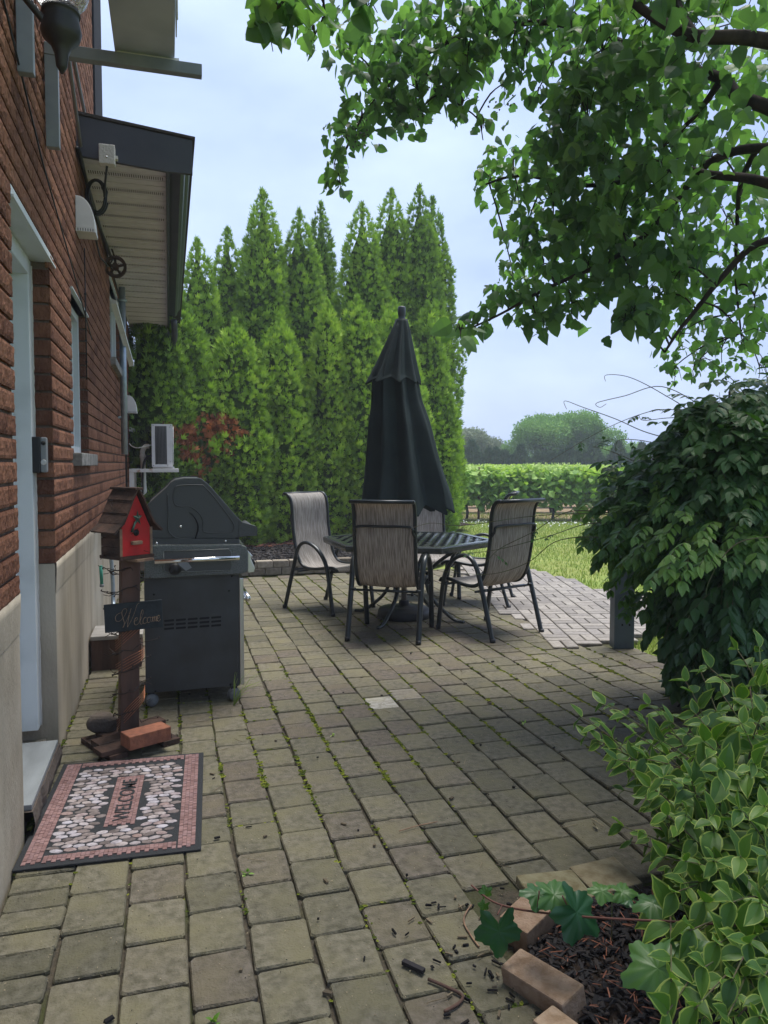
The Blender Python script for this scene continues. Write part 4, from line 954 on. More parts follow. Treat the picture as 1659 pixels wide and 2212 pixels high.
# ================================================================ BIRDHOUSE ON POST
BH = Vector((-.205, 3.86, 0)); ph = R(38)
bh = empty('birdhouse_post', tuple(BH), label='tall wooden post with a red fronted birdhouse on top', cat='birdhouse')
b = MB(); Mt = Matrix.Translation((.01, 0, 0)) @ Matrix.Rotation(R(12), 4, 'Z') @ Matrix(((1, 0, .022, -.02), (0, 1, 0, 0), (0, 0, 1, 0), (0, 0, 0, 1)))
b.box((-.044, -.044, .055), (.044, .044, .945), M=Mt, bev=.004); b.build('post', M['bark'], bh)
b = MB()
for i, (dx, dy, rz, lx, ly) in enumerate(((-.0, .0, R(28), .36, .10), (.02, -.11, R(28), .36, .095), (.0, .11, R(28), .34, .09))):
    b.box((-lx/2, -ly/2, .028), (lx/2, ly/2, .052), M=Matrix.Translation((dx, dy, 0)) @ Matrix.Rotation(rz, 4, 'Z'), bev=.003)
for dx in (-.12, .12): b.box((-.045, -.17, .0), (.045, .17, .027), M=Matrix.Translation((dx, dx*.5, 0)) @ Matrix.Rotation(R(28), 4, 'Z'), bev=.003)
b.build('base_boards', M['shake'], bh)
hs = Matrix.Translation((.0, -.03, 0)) @ Matrix.Rotation(ph, 4, 'Z')      # local -y = front
HW_, HD = .082, .075
def hpt(x, y, z): return hs @ Vector((x, y, z))
b = MB()
b.prism([hpt(-HW_, -HD, .955), hpt(HW_, -HD, .955), hpt(HW_, -HD, 1.085), hpt(.0, -HD, 1.262), hpt(-HW_, -HD, 1.085)], hs.to_3x3() @ Vector((0, .012, 0)))
b.build('front', M['red'], bh)
b = MB(); b.prism([hpt(-HW_, HD, .955), hpt(HW_, HD, .955), hpt(HW_, HD, 1.085), hpt(.0, HD, 1.25), hpt(-HW_, HD, 1.085)], hs.to_3x3() @ Vector((0, -.012, 0)))
for s_ in (-1, 1):
    for k in range(3):
        z0_ = .955+k*.044; b.box((s_*(HW_+.001), -HD+.0, z0_), (s_*(HW_+.010-.0*k), HD, z0_+.042), M=hs)
b.box((-HW_-.012, -HD-.012, .938), (HW_+.012, HD+.012, .954), M=hs)
b.build('body', M['shake'], bh)
for s_ in (-1, 1): MB().box((s_*(HW_-.004), -HD-.003, .956), (s_*(HW_+.010), -HD-.0005, 1.088), M=hs).build('corner_trim', M['woodlt'], bh)
b = MB()
for s_ in (-1, 1):
    prof_ = [(0, 1.275), (.028, 1.225), (.055, 1.165), (.08, 1.115), (.125, 1.072)]
    for k in range(4):
        (xa, za), (xb, zb_) = prof_[k], prof_[k+1]; e = .006; xb2, zb2 = xb+(xb-xa)*.12, zb_+(zb_-za)*.12
        n_ = Vector((zb_-za, 0, -(xb-xa))).normalized()*-1
        q = [Vector((s_*xa, -HD-.028, za)), Vector((s_*xb2, -HD-.028, zb2)), Vector((s_*(xb2+n_.x*.011), -HD-.028, zb2+n_.z*.011)), Vector((s_*(xa+n_.x*.005), -HD-.028, za+n_.z*.005))]
        b.prism([hs @ p for p in q], hs.to_3x3() @ Vector((0, 2*HD+.05, 0)), t=random.random())
b.box((-.022, -HD-.032, 1.272), (.022, HD+.026, 1.284), M=hs, bev=.002)
b.build('roof', M['shake'], bh)
b = MB(); b.lathe([(.0, 0), (.016, 0), (.016, .004)], n=18, M=hs @ Matrix.Translation((0, -HD-.0, 1.065)) @ Matrix.Rotation(PI/2, 4, 'X')); b.build('entrance_hole', M['grilld'], bh)
b = MB(); v = []
for i in range(10): a = PI/2+i*PI/5; r_ = .036 if i % 2 == 0 else .014; v.append(hpt(.002+r_*math.cos(a)*.8, -HD-.012, 1.135+r_*math.sin(a)*1.15))
c_ = hpt(.002, -HD-.024, 1.135); v2 = v+[c_]; b.add(v2, [(i, (i+1) % 10, 10) for i in range(10)]+[tuple(range(10))[::-1]])
b.tube([hpt(-.01, -HD-.01, 1.12), hpt(-.032, -HD-.012, 1.07)], .006, 6); b.build('star', M['star'], bh)
b = MB(); b.box((-.033, -HD-.022, 1.008), (.022, -HD-.001, 1.026), M=hs @ Matrix.Translation((.0, 0, 0)), bev=.003); MB().box((-.02, -HD-.035, .925), (.075, -HD+.05, .937), M=hs).build('ledge', M['woodlt'], bh); b.build('perch', M['woodlt'], bh)
# slate welcome sign
t = empty('welcome_sign', (-.175, 3.785, .655), label='dark slate sign with Welcome in curly script, hung on the birdhouse post', cat='sign')
b = MB(); Ms = Matrix.Rotation(R(5), 4, 'Z') @ Matrix.Rotation(R(-1.8), 4, 'Y')
b.box((-.136, -.005, -.068), (.133, .005, .069), M=Ms, bev=.0015); b.build('slate', M['slate'], t)
b = MB()
def stroke(pts, w0=.0019, w1=.0038):
    pp = smooth_path([(x_, -.0062, z_) for x_, z_ in pts], 5); k = len(pp)
    rr__ = []
    for i in range(k):
        d_ = pp[min(i+1, k-1)]-pp[max(i-1, 0)]; dn = -d_.z/max(d_.length, 1e-6); rr__.append(w0+(w1-w0)*max(0, dn)**1.5)
    b.tube([Ms @ p for p in pp], rr__, 6, flat=.35)
U = .001
def st(l): stroke([((x_-545)/1.0*.00023-.006, -(y_-575)*.00023) for x_, y_ in l])
# traced in the lettering's own units (sign about 1180 x 600)
st([(310, 470), (240, 500), (200, 560), (215, 640), (290, 640), (370, 560), (430, 450), (420, 400), (370, 400), (330, 470), (350, 600), (370, 700), (350, 780), (330, 790)])
st([(330, 790), (400, 680), (470, 540), (520, 400)]); st([(520, 400), (470, 560), (440, 700), (430, 790)]); st([(430, 790), (520, 640), (590, 480), (640, 340), (690, 300)])
st([(560, 690), (620, 660), (640, 620), (610, 610), (575, 660), (570, 730), (600, 765), (650, 740)])
st([(650, 740), (720, 620), (760, 500), (745, 450), (715, 520), (690, 640), (685, 730), (710, 760), (740, 735)])
st([(820, 640), (790, 620), (755, 660), (745, 720), (770, 755), (820, 730)])
st([(880, 625), (845, 640), (830, 700), (850, 740), (890, 725), (905, 670), (885, 628), (920, 640)])
st([(935, 650), (950, 625), (940, 690), (925, 735)]); st([(935, 700), (965, 640), (985, 625), (978, 680), (962, 732)]); st([(970, 695), (1000, 640), (1022, 625), (1015, 680), (1010, 725), (1035, 720)])
st([(1040, 680), (1085, 650), (1090, 615), (1062, 610), (1035, 660), (1035, 710), (1065, 735), (1110, 690)])
b.build('lettering', M['gold'], t)
# brick and stone on the base, twig garland
t_ = MB(); t_.box((-.105, -.052, 0), (.105, .052, .066), M=Matrix.Rotation(R(27), 4, 'Z'), bev=.004); o = t_.build('loose_brick', M['redbrick']); o.location = (-.125, 3.70, .053); tag(o, 'reddish brick lying on the base boards of the birdhouse post', 'brick')
def stone(name, loc_, sc, label):
    bm = bmesh.new(); bmesh.ops.create_icosphere(bm, subdivisions=3, radius=1)
    for q in bm.verts: q.co *= 1+.25*noise.noise(q.co*1.3+Vector(loc_)); q.co = Vector((q.co.x*sc[0], q.co.y*sc[1], max(-.9*sc[2], min(.7*sc[2], q.co.z*sc[2]))))
    me = bpy.data.meshes.new(name); bm.to_mesh(me); bm.free(); me.materials.append(M['fieldstone']); o = link(bpy.data.objects.new(name, me)); o.location = loc_; return tag(o, label, 'stone')
stone('field_stone', (-.34, 3.93, .095), (.075, .05, .06), 'dark flat-sided stone resting left of the birdhouse post')
g_ = MB(); pts = []
for i in range(150): a = i*.33; z_ = .10+.80*i/150; r_ = .066+.016*noise.noise((i*.35, 0, 1)); pts.append((BH.x-.012+r_*math.cos(a), BH.y+r_*math.sin(a), z_+.02*noise.noise((i*.5, 4, 0))))
g_.tube(pts, .0028, 5)
for i in range(95):
    p = Vector(random.choice(pts)); d_ = Vector((p.x-BH.x, p.y-BH.y, 0)).normalized()+Vector((random.uniform(-.6, .6), random.uniform(-.6, .6), random.uniform(-.5, .8)))
    q = p+d_*random.uniform(.02, .06); g_.tube([p, (p+q)/2+Vector((0, 0, random.uniform(-.01, .01))), q], .0016, 4)
    if random.random() < .3: g_.tube([q, q+Vector((.004, 0, .008))], .003, 5)
for zc, s_ in ((.20, -.12), (.42, -.06), (.58, -.10)):
    for k in range(5):
        g_.tube(smooth_path([(BH.x-.062, BH.y-.03, zc+s_+.012*k), (BH.x-.0, BH.y-.062, zc+s_*.4+.014*k), (BH.x+.062, BH.y-.03, zc-s_*.1+.012*k), (BH.x+.072, BH.y+.02, zc-s_*.35+.01*k)], 4), .0013, 4, 1)
for i in range(26):
    a = random.random()*6.28; p = Vector((BH.x+.11*math.cos(a)*random.uniform(.6, 1.2), BH.y+.1*math.sin(a), random.uniform(.93, 1.25))); g_.tube([p, p+Vector((random.uniform(-.04, .04), random.uniform(-.03, .03), random.uniform(-.04, .04)))], .0013, 4)
tag(g_.build('twig_garland', [M['twig'], M['copper']], fix=False), 'bare twig light garland with copper wires wound around the birdhouse post', 'garland')
# ================================================================ DOORMAT
dm_ = empty('doormat', (-.198, 3.17, 0), R(-3.0), label='welcome doormat with pebble pattern and pink woven border', cat='doormat')
MWd, MLd = .315, .462
b = MB(); b.box((-MWd, -MLd, 0), (MWd, MLd, .009), bev=.004); b.build('rubber_base', M['matrub'], dm_)
b = MB(); z0_ = .0092
def bar_(x0, y0, x1, y1, t=.5, z1=.0118): b.box((x0, y0, z0_), (x1, y1, z1), 0, t)
e = .022; w_ = .062
def woven(x0, y0, x1, y1):
    nx = max(1, round((x1-x0)/.0155)); ny = max(1, round((y1-y0)/.024)); 
    for i in range(nx):
        for j in range(ny):
            a = x0+(x1-x0)*i/nx; c = y0+(y1-y0)*j/ny; o_ = .5*(y1-y0)/ny if i % 2 and j < ny-1 else 0
            b.box((a+.0006, c+.001+o_, z0_), (a+(x1-x0)/nx-.0006, c+(y1-y0)/ny-.001+o_, z0_+.0022+.0012*random.random()), 0, random.random())
woven(-MWd+e, -MLd+e, -MWd+e+w_, MLd-e); woven(MWd-e-w_, -MLd+e, MWd-e, MLd-e); woven(-MWd+e+w_+.005, -MLd+e, MWd-e-w_-.005, -MLd+e+w_*.8); woven(-MWd+e+w_+.005, MLd-e-w_*.8, MWd-e-w_-.005, MLd-e)
CX0, CX1, CY0, CY1 = -.052, .062, -.215, .245; b.build('woven_border', M['matpink'], dm_); b = MB(); woven(CX0, CY0, CX1, CY1); b.build('lettering_panel', M['matpink'], dm_)
b = MB(); xa, xb, ya, yb = -MWd+e+w_+.012, MWd-e-w_-.012, -MLd+e+w_*.8+.012, MLd-e-w_*.8-.012
rr2 = random.Random(5); pk = []
yy_ = ya+.014; r_i = 0
for yy_ in np.arange(ya+.013, yb-.008, .0275):
    xx_ = xa+(.006 if r_i % 2 else .022); r_i += 1
    while xx_ < xb-.008:
        rx = rr2.uniform(.019, .025); ry = rr2.uniform(.0125, .0150); cx_, cy_ = xx_+rx*.2, yy_+rr2.uniform(-.004, .004)
        if not (CX0-.02 < cx_ < CX1+.02 and CY0-.014 < cy_ < CY1+.014) and cx_+rx < xb+.012:
            n_ = 10; v = []; an = rr2.uniform(-.3, .3); t_ = rr2.random()
            for s_, z_ in ((1, z0_), (.95, z0_+.002), (.6, z0_+.003)):
                for k in range(n_):
                    a = 2*PI*k/n_; kk = 1+.08*rr2.uniform(-1, 1); v.append((cx_+s_*kk*rx*math.cos(a+an), cy_+s_*kk*ry*math.sin(a), z_))
            f = [(q*n_+k, q*n_+(k+1) % n_, (q+1)*n_+(k+1) % n_, (q+1)*n_+k) for q in range(2) for k in range(n_)]+[tuple(range(2*n_, 3*n_))]
            b.add(v, f, 0, t_)
        xx_ += 2*rx+.001
b.build('pebble_field', M['matpeb'], dm_, fix=False)
def text_mesh(name, body, size, mat_, parent, M4, extrude=.001, sx=1):
    c = bpy.data.curves.new(name, 'FONT'); c.body = body; c.size = size; c.extrude = extrude; c.align_x = 'CENTER'; c.align_y = 'CENTER'; c.offset = .0005
    o = bpy.data.objects.new(name+'_tmp', c); COL.objects.link(o); dg = bpy.context.evaluated_depsgraph_get(); me = bpy.data.meshes.new_from_object(o.evaluated_get(dg)); bpy.data.objects.remove(o)
    me.name = name; me.materials.clear(); me.materials.append(mat_); me.transform(M4); return link(bpy.data.objects.new(name, me), parent)
text_mesh('lettering', 'WELCOME', .080, M['matrub'], dm_, Matrix.Translation(((CX0+CX1)/2+.004, (CY0+CY1)/2, z0_+.0042)) @ Matrix.Rotation(PI/2, 4, 'Z') @ Matrix.Diagonal((1.0, 1.08, 1, 1)))
# ================================================================ STEEL POST
t = empty('steel_post', (3.30, 4.86, 0), R(-16), label='grey painted square steel post standing at the corner of the brick path', cat='post')
b = MB(); b.box((-.068, -.05, 0), (.072, .05, 1.12), bev=.004); b.build('post', M['postg'], t)
b = MB(); b.box((-.081, -.056, 0), (-.068, .06, 1.12), bev=.002); b.build('flange', M['postg'], t)
for x_ in (-.02, .035): b = MB(); b.box((x_-.006, -.0512, .175), (x_+.006, -.0502, .19)); b.build('bolt_hole', M['grilld'], t)
# ================================================================ REAR BED WITH STONE EDGING
BED = [(-.5, 9.42), (3.1, 9.42), (3.5, 9.7), (3.85, 10.3), (3.9, 11.2), (4.3, 12.3), (5.0, 13.6), (6.2, 14.6), (6.2, 17), (-.5, 17)]
sheet('tree_bed', BED, .10, M['soild'])
def wallblocks(line, courses, h, name, label, cat, grp, ln=.2, dp=.14):
    pass
edge_line = [(-.5, 9.34), (1.0, 9.34), (3.0, 9.36), (3.45, 9.55), (3.80, 10.05), (3.95, 10.7), (4.05, 11.4), (4.4, 12.1)]
blk = None; cnt = 0
acc = smooth_path([(x_, y_, 0) for x_, y_ in edge_line], 12); dist = [0]
for i in range(1, len(acc)): dist.append(dist[-1]+(acc[i]-acc[i-1]).length)
def onl(s_):
    for i in range(1, len(acc)):
        if dist[i] >= s_: q = (s_-dist[i-1])/(dist[i]-dist[i-1]); return acc[i-1].lerp(acc[i], q), (acc[i]-acc[i-1]).normalized()
    return acc[-1], (acc[-1]-acc[-2]).normalized()
protos = []
for k in range(5):
    b = MB(); b.box((-.098, -.07, 0), (.098, .07, .088), bev=.012, t=k/4)
    for i in range(len(b.v)): p = Vector(b.v[i]); b.v[i] = tuple(p+Vector((noise.noise(p*9+Vector((k, 0, 0))), noise.noise(p*9+Vector((0, k, 3))), .4*noise.noise(p*8)))*.008)
    protos.append(b)
meshes = []
for c in range(2):
    s_ = .0+(.1 if c else 0)
    while s_ < dist[-1]-.2:
        p, d_ = onl(s_+.1)
        if p.x > .1:
            k = random.randrange(5)
            if len(meshes) < 5 and k >= len(meshes): k = len(meshes)
            if k >= len(meshes): o = protos[k].build('retaining_block', M['wall_block']); meshes.append(o)
            else: o = meshes[k].copy(); COL.objects.link(o)
            o.location = (p.x, p.y+random.uniform(-.006, .006), -.0+c*.09); o.rotation_euler = (0, random.gauss(0, .008), math.atan2(d_.y, d_.x)+random.gauss(0, .02))
            side = 'lower' if c == 0 else 'upper'
            tag(o, f'tan concrete block in the {side} course of the low wall edging the hedge bed', 'block', f'{side} course blocks of the bed wall'); cnt += 1
        s_ += .205
def chips(name, reg, k, z, m, label, size=(.02, .06), cat='mulch', thick=.35, wr=(.2, .45)):
    P = []; D = []; Sc = []
    while len(P) < k:
        x_, y_ = reg()
        if x_ is None: continue
        l_ = random.uniform(*size); a = random.random()*6.28; P.append((x_, y_, z+random.random()*.018+.03*max(0, noise.noise((x_*2, y_*2, 1))))); D.append((math.cos(a), math.sin(a), random.uniform(-.4, .4))); Sc.append((l_*random.uniform(*wr), l_, l_*thick*.4))
    v = [(-.5, -.5, -.5), (.5, -.42, -.5), (.4, .5, -.5), (-.5, .42, -.5), (-.35, -.4, .5), (.4, -.5, .4), (.5, .35, .5), (-.4, .5, .35)]
    f = [(3, 2, 1, 0), (4, 5, 6, 7), (0, 1, 5, 4), (1, 2, 6, 5), (2, 3, 7, 6), (3, 0, 4, 7)]
    return tag(scatter(name, (v, f, [0]*6), P, frames(np.array(D), np.tile([0, 0, 1.], (k, 1))+rng.normal(0, .3, (k, 3))), Sc, rng.random(k), m), label, cat, kind='stuff')
def reg1():
    x_ = random.uniform(0, 4.2); y_ = random.uniform(9.45, 11.6)
    return (x_, y_) if inpoly(x_, y_, BED) else (None, None)
def reg2():
    x_ = random.uniform(-.2, 4.6); y_ = random.uniform(11.4, 13.4)+.3*noise.noise((x_*2, 0, 0))
    return (x_, y_) if inpoly(x_, y_, BED) else (None, None)
chips('black_mulch', reg1, 6500, .11, M['mulch'], 'black bark mulch in the front of the hedge bed', (.03, .08))
chips('needle_litter', reg2, 6000, .12, M['mulchr'], 'reddish dry needle litter under the arborvitae hedge', (.04, .11))
# ================================================================ FRONT RIGHT BED
FB = [(.955, -1), (3.6, -1), (3.6, 2.15), (1.45, 2.07), (1.10, 2.02), (.955, 1.86)]
sheet('planting_bed', FB, -.012, M['soild'])
chips('bed_mulch', lambda: (random.uniform(.97, 2.1), random.uniform(1.0, 2.04)), 5200, -.008, M['mulch'], 'dark wet bark mulch in the bed at the lower right', (.012, .04))
chips('bed_litter', lambda: (random.uniform(.99, 2.0), random.uniform(1.15, 2.02)), 900, .014, M['mulchr'], 'rusty dead cedar sprigs lying on the dark mulch', (.012, .04), 'litter', .1, (.05, .12))
def edger(cx, cy, z, rz, rx, ry, l_, w__, h, t, label):
    b = MB(); b.box((-l_/2, -w__/2, -h), (l_/2, w__/2, 0), bev=.006, t=t)
    for i in range(len(b.v)): p = Vector(b.v[i]); b.v[i] = tuple(p+Vector((noise.noise(p*14+Vector((cx, cy, 0))*9), noise.noise(p*14+Vector((4+cx*9, 0, 0))), .5*noise.noise(p*12)))*.008)
    o = b.build('edging_block', M['edge']); o.location = (cx, cy, z); o.rotation_euler = (R(rx), R(ry), R(rz)); return tag(o, label, 'block', 'tan edging blocks round the right bed')
_p = gp(1168, 2105, .06); edger(_p.x, _p.y, .06, 112, -8, 3, .21, .085, .12, .2, 'tan block standing tilted on the left edge of the mulch bed')
_p = gp(1245, 2235, .06); edger(_p.x, _p.y, .055, 112, 6, -2, .20, .085, .12, .4, 'tan block at the bottom edge of the photo, along the mulch bed')
_p = gp(1150, 1958, .07); edger(_p.x, _p.y, .07, 28, 4, -7, .20, .10, .13, .0, 'brown corner block behind the dangling grape leaf')
edger(1.20, 2.12, .012, -4, 2, 2, .21, .17, .08, 1, 'mossy flat block at the back corner of the mulch bed')
edger(1.40, 2.14, .010, 2, 1, -2, .18, .17, .08, .9, 'greenish flat block behind the mulch bed, right of the mossy corner block')
# small clear path light
t = empty('path_light', (1.155, 1.90, 0), label='small black path light with a clear ribbed ring lens', cat='garden light')
b = MB(); b.lathe([(.02, -.05), (.024, .085), (.028, .095), (.028, .10)], n=16); b.build('stake', M['black'], t)
b = MB(); b.lathe([(.012, .102), (.026, .100), (.029, .106), (.02, .112), (.012, .108)], n=18); b.build('lens', M['chrome'], t)
# ================================================================ ARBORVITAE HEDGE
GUP = np.array([0, 0, 1.])
def arbor(name, x, y, h, r, n, label, tint0=.5, lean=0, taper=.58, brown=None, grp='arborvitae in the tall hedge', rbot=1.0, back=.3):
    t = empty(name, (x, y, .05), label=label, cat='tree', group=grp)
    b = MB(); b.tube([(0, 0, 0), (0, 0, h*.45), (0, 0, h*.93)], [.09, .055, .01], 8); b.build('trunk', M['trunk'], t)
    seed = random.random()*90
    def rad(q, a):
        f = min(1, ((1-q)/taper)**.66) if q > 1-taper else 1
        f *= (rbot+(1-rbot)*min(1, q*2.2)); f *= min(1, .75+q*3)
        lump = .26*noise.noise((math.cos(a)*1.5+seed, math.sin(a)*1.5, q*h*.75))+.20*noise.noise((math.cos(a)*4, math.sin(a)*4+seed, q*h*2.1))
        return r*f*(1+lump)+.012
    # opaque dark core mesh standing in for the shaded inside of the crown
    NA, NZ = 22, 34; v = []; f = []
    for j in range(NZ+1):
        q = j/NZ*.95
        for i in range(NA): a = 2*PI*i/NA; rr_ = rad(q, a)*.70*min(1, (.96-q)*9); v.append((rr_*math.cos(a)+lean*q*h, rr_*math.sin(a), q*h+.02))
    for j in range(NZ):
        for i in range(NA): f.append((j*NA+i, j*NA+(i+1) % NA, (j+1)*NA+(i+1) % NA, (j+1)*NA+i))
    P = []; D = []; U_ = []; Sc = []; T = []; FM = []
    ca_ = math.atan2(-y, -x)
    while len(P) < n:
        q = random.random()**1.15*.985+.01; a = random.random()*2*PI
        da = abs((a-ca_+PI) % (2*PI)-PI)
        if da > 1.9 and random.random() > back: continue
        if random.random() > max(.12, rad(q, a)/r): continue
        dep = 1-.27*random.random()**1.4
        # ragged vertical ridges of sprays
        rr_ = rad(q, a)*dep+.03*random.random(); p = Vector((rr_*math.cos(a)+lean*q*h, rr_*math.sin(a), q*h))
        o_ = Vector((math.cos(a), math.sin(a), 0)); upw = .75+.8*q+random.gauss(0, .3); tang = Vector((-math.sin(a), math.cos(a), 0))*random.gauss(0, .75)
        d_ = (o_*random.uniform(.5, 1.1)+Vector((0, 0, upw))+tang).normalized()
        if q > .93: d_ = (Vector((0, 0, 1))+o_*.25+tang*.3).normalized()
        P.append(p); D.append(d_); U_.append((o_*.5+Vector((random.gauss(0, .7), random.gauss(0, .7), random.gauss(.1, .6))))); s_ = random.uniform(.06, .115)*(1 if q < .9 else .8); Sc.append(s_)
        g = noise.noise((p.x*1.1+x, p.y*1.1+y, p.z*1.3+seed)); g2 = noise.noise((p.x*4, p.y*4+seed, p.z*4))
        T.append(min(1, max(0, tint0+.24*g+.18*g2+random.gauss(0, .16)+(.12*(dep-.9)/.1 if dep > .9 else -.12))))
        w_ = Vector((x, y, .05))+p; bm_ = 0
        if brown:
            for (bx, by, bz, br_) in brown:
                dd_ = ((w_-Vector((bx, by, bz)))*1.0).length+.25*noise.noise(w_*3.5)
                if dd_ < br_: bm_ = 1
        FM.append(bm_)
    for i in range(70):                                    # wispy leader shoots at the tip
        q = 1-.10*random.random()**1.5; a = random.random()*6.28; rr_ = (1.03-q)*r*.9*random.random(); P.append(Vector((rr_*math.cos(a)+lean*h, rr_*math.sin(a), q*h+.05*random.random()))); D.append(Vector((random.gauss(0, .22), random.gauss(0, .22), 1)).normalized()); U_.append(Vector((random.gauss(0, 1), random.gauss(0, 1), 0))); Sc.append(random.uniform(.06, .13)); T.append(min(1, tint0+random.gauss(.0, .12))); FM.append(0)
    for i in range(n//16):                                 # longer sprays breaking the outline
        q = random.random()*.95; a = random.random()*6.28; rr_ = rad(q, a)*1.03; o_ = Vector((math.cos(a), math.sin(a), 0)); P.append(Vector((rr_*o_.x, rr_*o_.y, q*h))); D.append((o_*.7+Vector((random.gauss(0, .3), random.gauss(0, .3), .7+q))).normalized()); U_.append(Vector((random.gauss(0, 1), random.gauss(0, 1), .3))); Sc.append(random.uniform(.10, .17)); T.append(min(1, max(0, tint0+.1+random.gauss(0, .15)))); FM.append(0)
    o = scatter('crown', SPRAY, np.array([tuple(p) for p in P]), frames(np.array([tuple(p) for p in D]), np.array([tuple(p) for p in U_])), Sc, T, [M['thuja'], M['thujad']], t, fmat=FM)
    b = MB(); b.add(v, f, 0, .5, True); c = b.build('dark_core', M['inner'], o, fix=False)
    return t
def arb_px(px_, top, hw, Y, label, **k):
    p = wy(px_, 1150, Y); dep = (Vector((p.x, p.y, 1.4))-Vector((0, 0, 1.4))).dot(_f); zt = wy(px_, top, Y).z; r = 1.3*hw*dep/FPX
    n = int(min(17000, 480*PI*r*zt*1.15)); return arbor('arborvitae', p.x, p.y, zt-.05, r, n, label, **k)
BR = [tuple(wy(395, 955, 11.15))+(.30,), tuple(wy(470, 948, 11.7))+(.33,), tuple(wy(425, 985, 11.3))+(.28,), tuple(wy(440, 925, 11.4))+(.2,)]
arb_px(338, 640, 58, 11.35, 'dark arborvitae right against the house corner, its top under the gutter', tint0=.22, brown=BR, taper=.4)
arb_px(404, 660, 70, 11.9, 'low dense arborvitae with a patch of dead brown foliage, in front beside the gutter', tint0=.38, brown=BR, taper=.6)
arb_px(433, 525, 54, 13.2, 'slender pointed arborvitae just right of the gutter', tint0=.5, brown=BR)
arb_px(497, 500, 48, 13.9, 'narrow arborvitae second from the gutter with a thin spire', tint0=.48)
arb_px(572, 420, 70, 13.5, 'broadest tall arborvitae, third point from the gutter', tint0=.5, taper=.66, brown=BR)
arb_px(512, 700, 72, 12.1, 'low bright bushy arborvitae in front of the broad tall one, left', tint0=.58, taper=.62, brown=BR)
arb_px(606, 690, 66, 12.3, 'low bright bushy arborvitae left of the small young one', tint0=.6, taper=.62)
arb_px(650, 462, 56, 13.6, 'arborvitae with a wispy spire left of the centre of the hedge', tint0=.48)
arb_px(696, 446, 44, 14.6, 'arborvitae set back behind its neighbours in the middle of the hedge', tint0=.36)
arb_px(708, 655, 48, 12.3, 'small young light green arborvitae in front of the middle of the hedge', tint0=.74, taper=.75)
arb_px(783, 446, 58, 13.8, 'arborvitae left of the parasol with a rounded point', tint0=.5, taper=.5)
arb_px(772, 650, 66, 12.5, 'low bushy arborvitae filling in behind the parasol on the left', tint0=.6, taper=.62)
arb_px(845, 416, 52, 14.1, 'tall arborvitae directly above the parasol tip', tint0=.48, taper=.45)
arb_px(850, 660, 66, 12.9, 'low bushy arborvitae directly behind the closed parasol', tint0=.55, taper=.62)
arb_px(904, 410, 46, 14.1, 'tallest arborvitae right of the parasol tip', tint0=.36, taper=.4)
arb_px(932, 432, 46, 14.5, 'last arborvitae at the right end of the hedge', tint0=.34, taper=.5)
arb_px(922, 660, 54, 13.4, 'low bushy arborvitae at the right end of the hedge in front', tint0=.48, taper=.62)
arb_px(540, 560, 50, 14.5, 'arborvitae behind, filling the gap between the narrow and the broad one', tint0=.35)
# ================================================================ VINEYARD
def vine_proto(name, k, seed, label, grp):
    random.seed(seed); t = empty(name, label=label, cat='vine', group=grp)
    b = MB(); b.tube(smooth_path([(0, 0, -.02), (.03, 0, .2), (-.02, .02, .42), (.02, 0, .66)], 4), [.035]*5+[.03]*4+[.024]*4, 7)
    for s_ in (-1, 1): b.tube(smooth_path([(.02, 0, .62), (s_*.3, .01, .70), (s_*.62, 0, .70)], 3), .016, 6)
    b.build('trunk', M['trunk'], t)
    P = []; D = []; T = []; Sc = []
    for i in range(k):
        x_ = random.uniform(-.68, .68); z_ = random.choice((random.uniform(.26, 1.12), random.uniform(.35, 1.28), random.uniform(.62, 1.3))); y_ = random.gauss(0, .17)
        if z_ < .42 and noise.noise((x_*4, seed, 0)) < .0: z_ += .4
        z_ += .10*noise.noise((x_*3, y_*3, seed)); 
        P.append((x_, y_, z_)); o_ = Vector((random.gauss(0, .5), (-1 if random.random() < .75 else 1)*random.uniform(.3, 1), random.gauss(-.35, .4))); D.append(tuple(o_)); Sc.append(random.uniform(.09, .16)*(1 if z_ < 1.2 else .6)); T.append(min(1, max(0, .2+.55*(z_-.4)/.9+random.gauss(0, .18))))
    for i in range(26):                                  # young shoot tips standing up
        x_ = random.uniform(-.65, .65); 
        for q in range(5): P.append((x_+random.gauss(0, .03), random.gauss(0, .12), 1.22+q*.035)); D.append((random.gauss(0, 1), random.gauss(0, 1), .3)); Sc.append(.075-.008*q); T.append(random.uniform(.8, 1))
    o = scatter('foliage', L_GRAPE, P, frames(np.array(D), np.tile([0, -.5, 1.], (len(P), 1))+rng.normal(0, .5, (len(P), 3))), Sc, T, M['vine'], t)
    return t
vn_l = 'grapevine with bright leaves on a gnarled trunk, in the nearest vineyard row'
va = [vine_proto('grapevine', 820, s_, vn_l, 'grapevines in the front row') for s_ in (1, 2, 3)]
random.seed(99)
for i in range(11):
    o = va[i] if i < 3 else copy_tree(va[i % 3]); p = rowpt(1.0+i*1.08, 18.7-.02*i); o.location = (p.x, p.y, -.02); o.rotation_euler = (0, 0, -YAW+random.choice((0, PI))+random.gauss(0, .05)); o.scale = (1, 1, random.uniform(.95, 1.05))
for r_ in range(1, 5):
    for i in range(10):
        o = copy_tree(va[(i+r_) % 3]); p = rowpt(1.2+i*1.2, 18.7+2.5*r_); o.location = (p.x, p.y, -.02); o.rotation_euler = (0, 0, -YAW+random.choice((0, PI))); o.scale = (1.1, 1, 1.0)
        o['label'] = 'grapevine showing only its leafy top behind the front vineyard row'; o['group'] = 'grapevines in the rows behind'
b = MB()
for z_ in (.45, .70, 1.05): b.tube([rowpt(-.5, 18.72, z_), rowpt(14, 18.5, z_)], .006, 4)
tag(b.build('trellis_wires', M['galv']), 'thin steel trellis wires along the front vineyard row', 'wire')
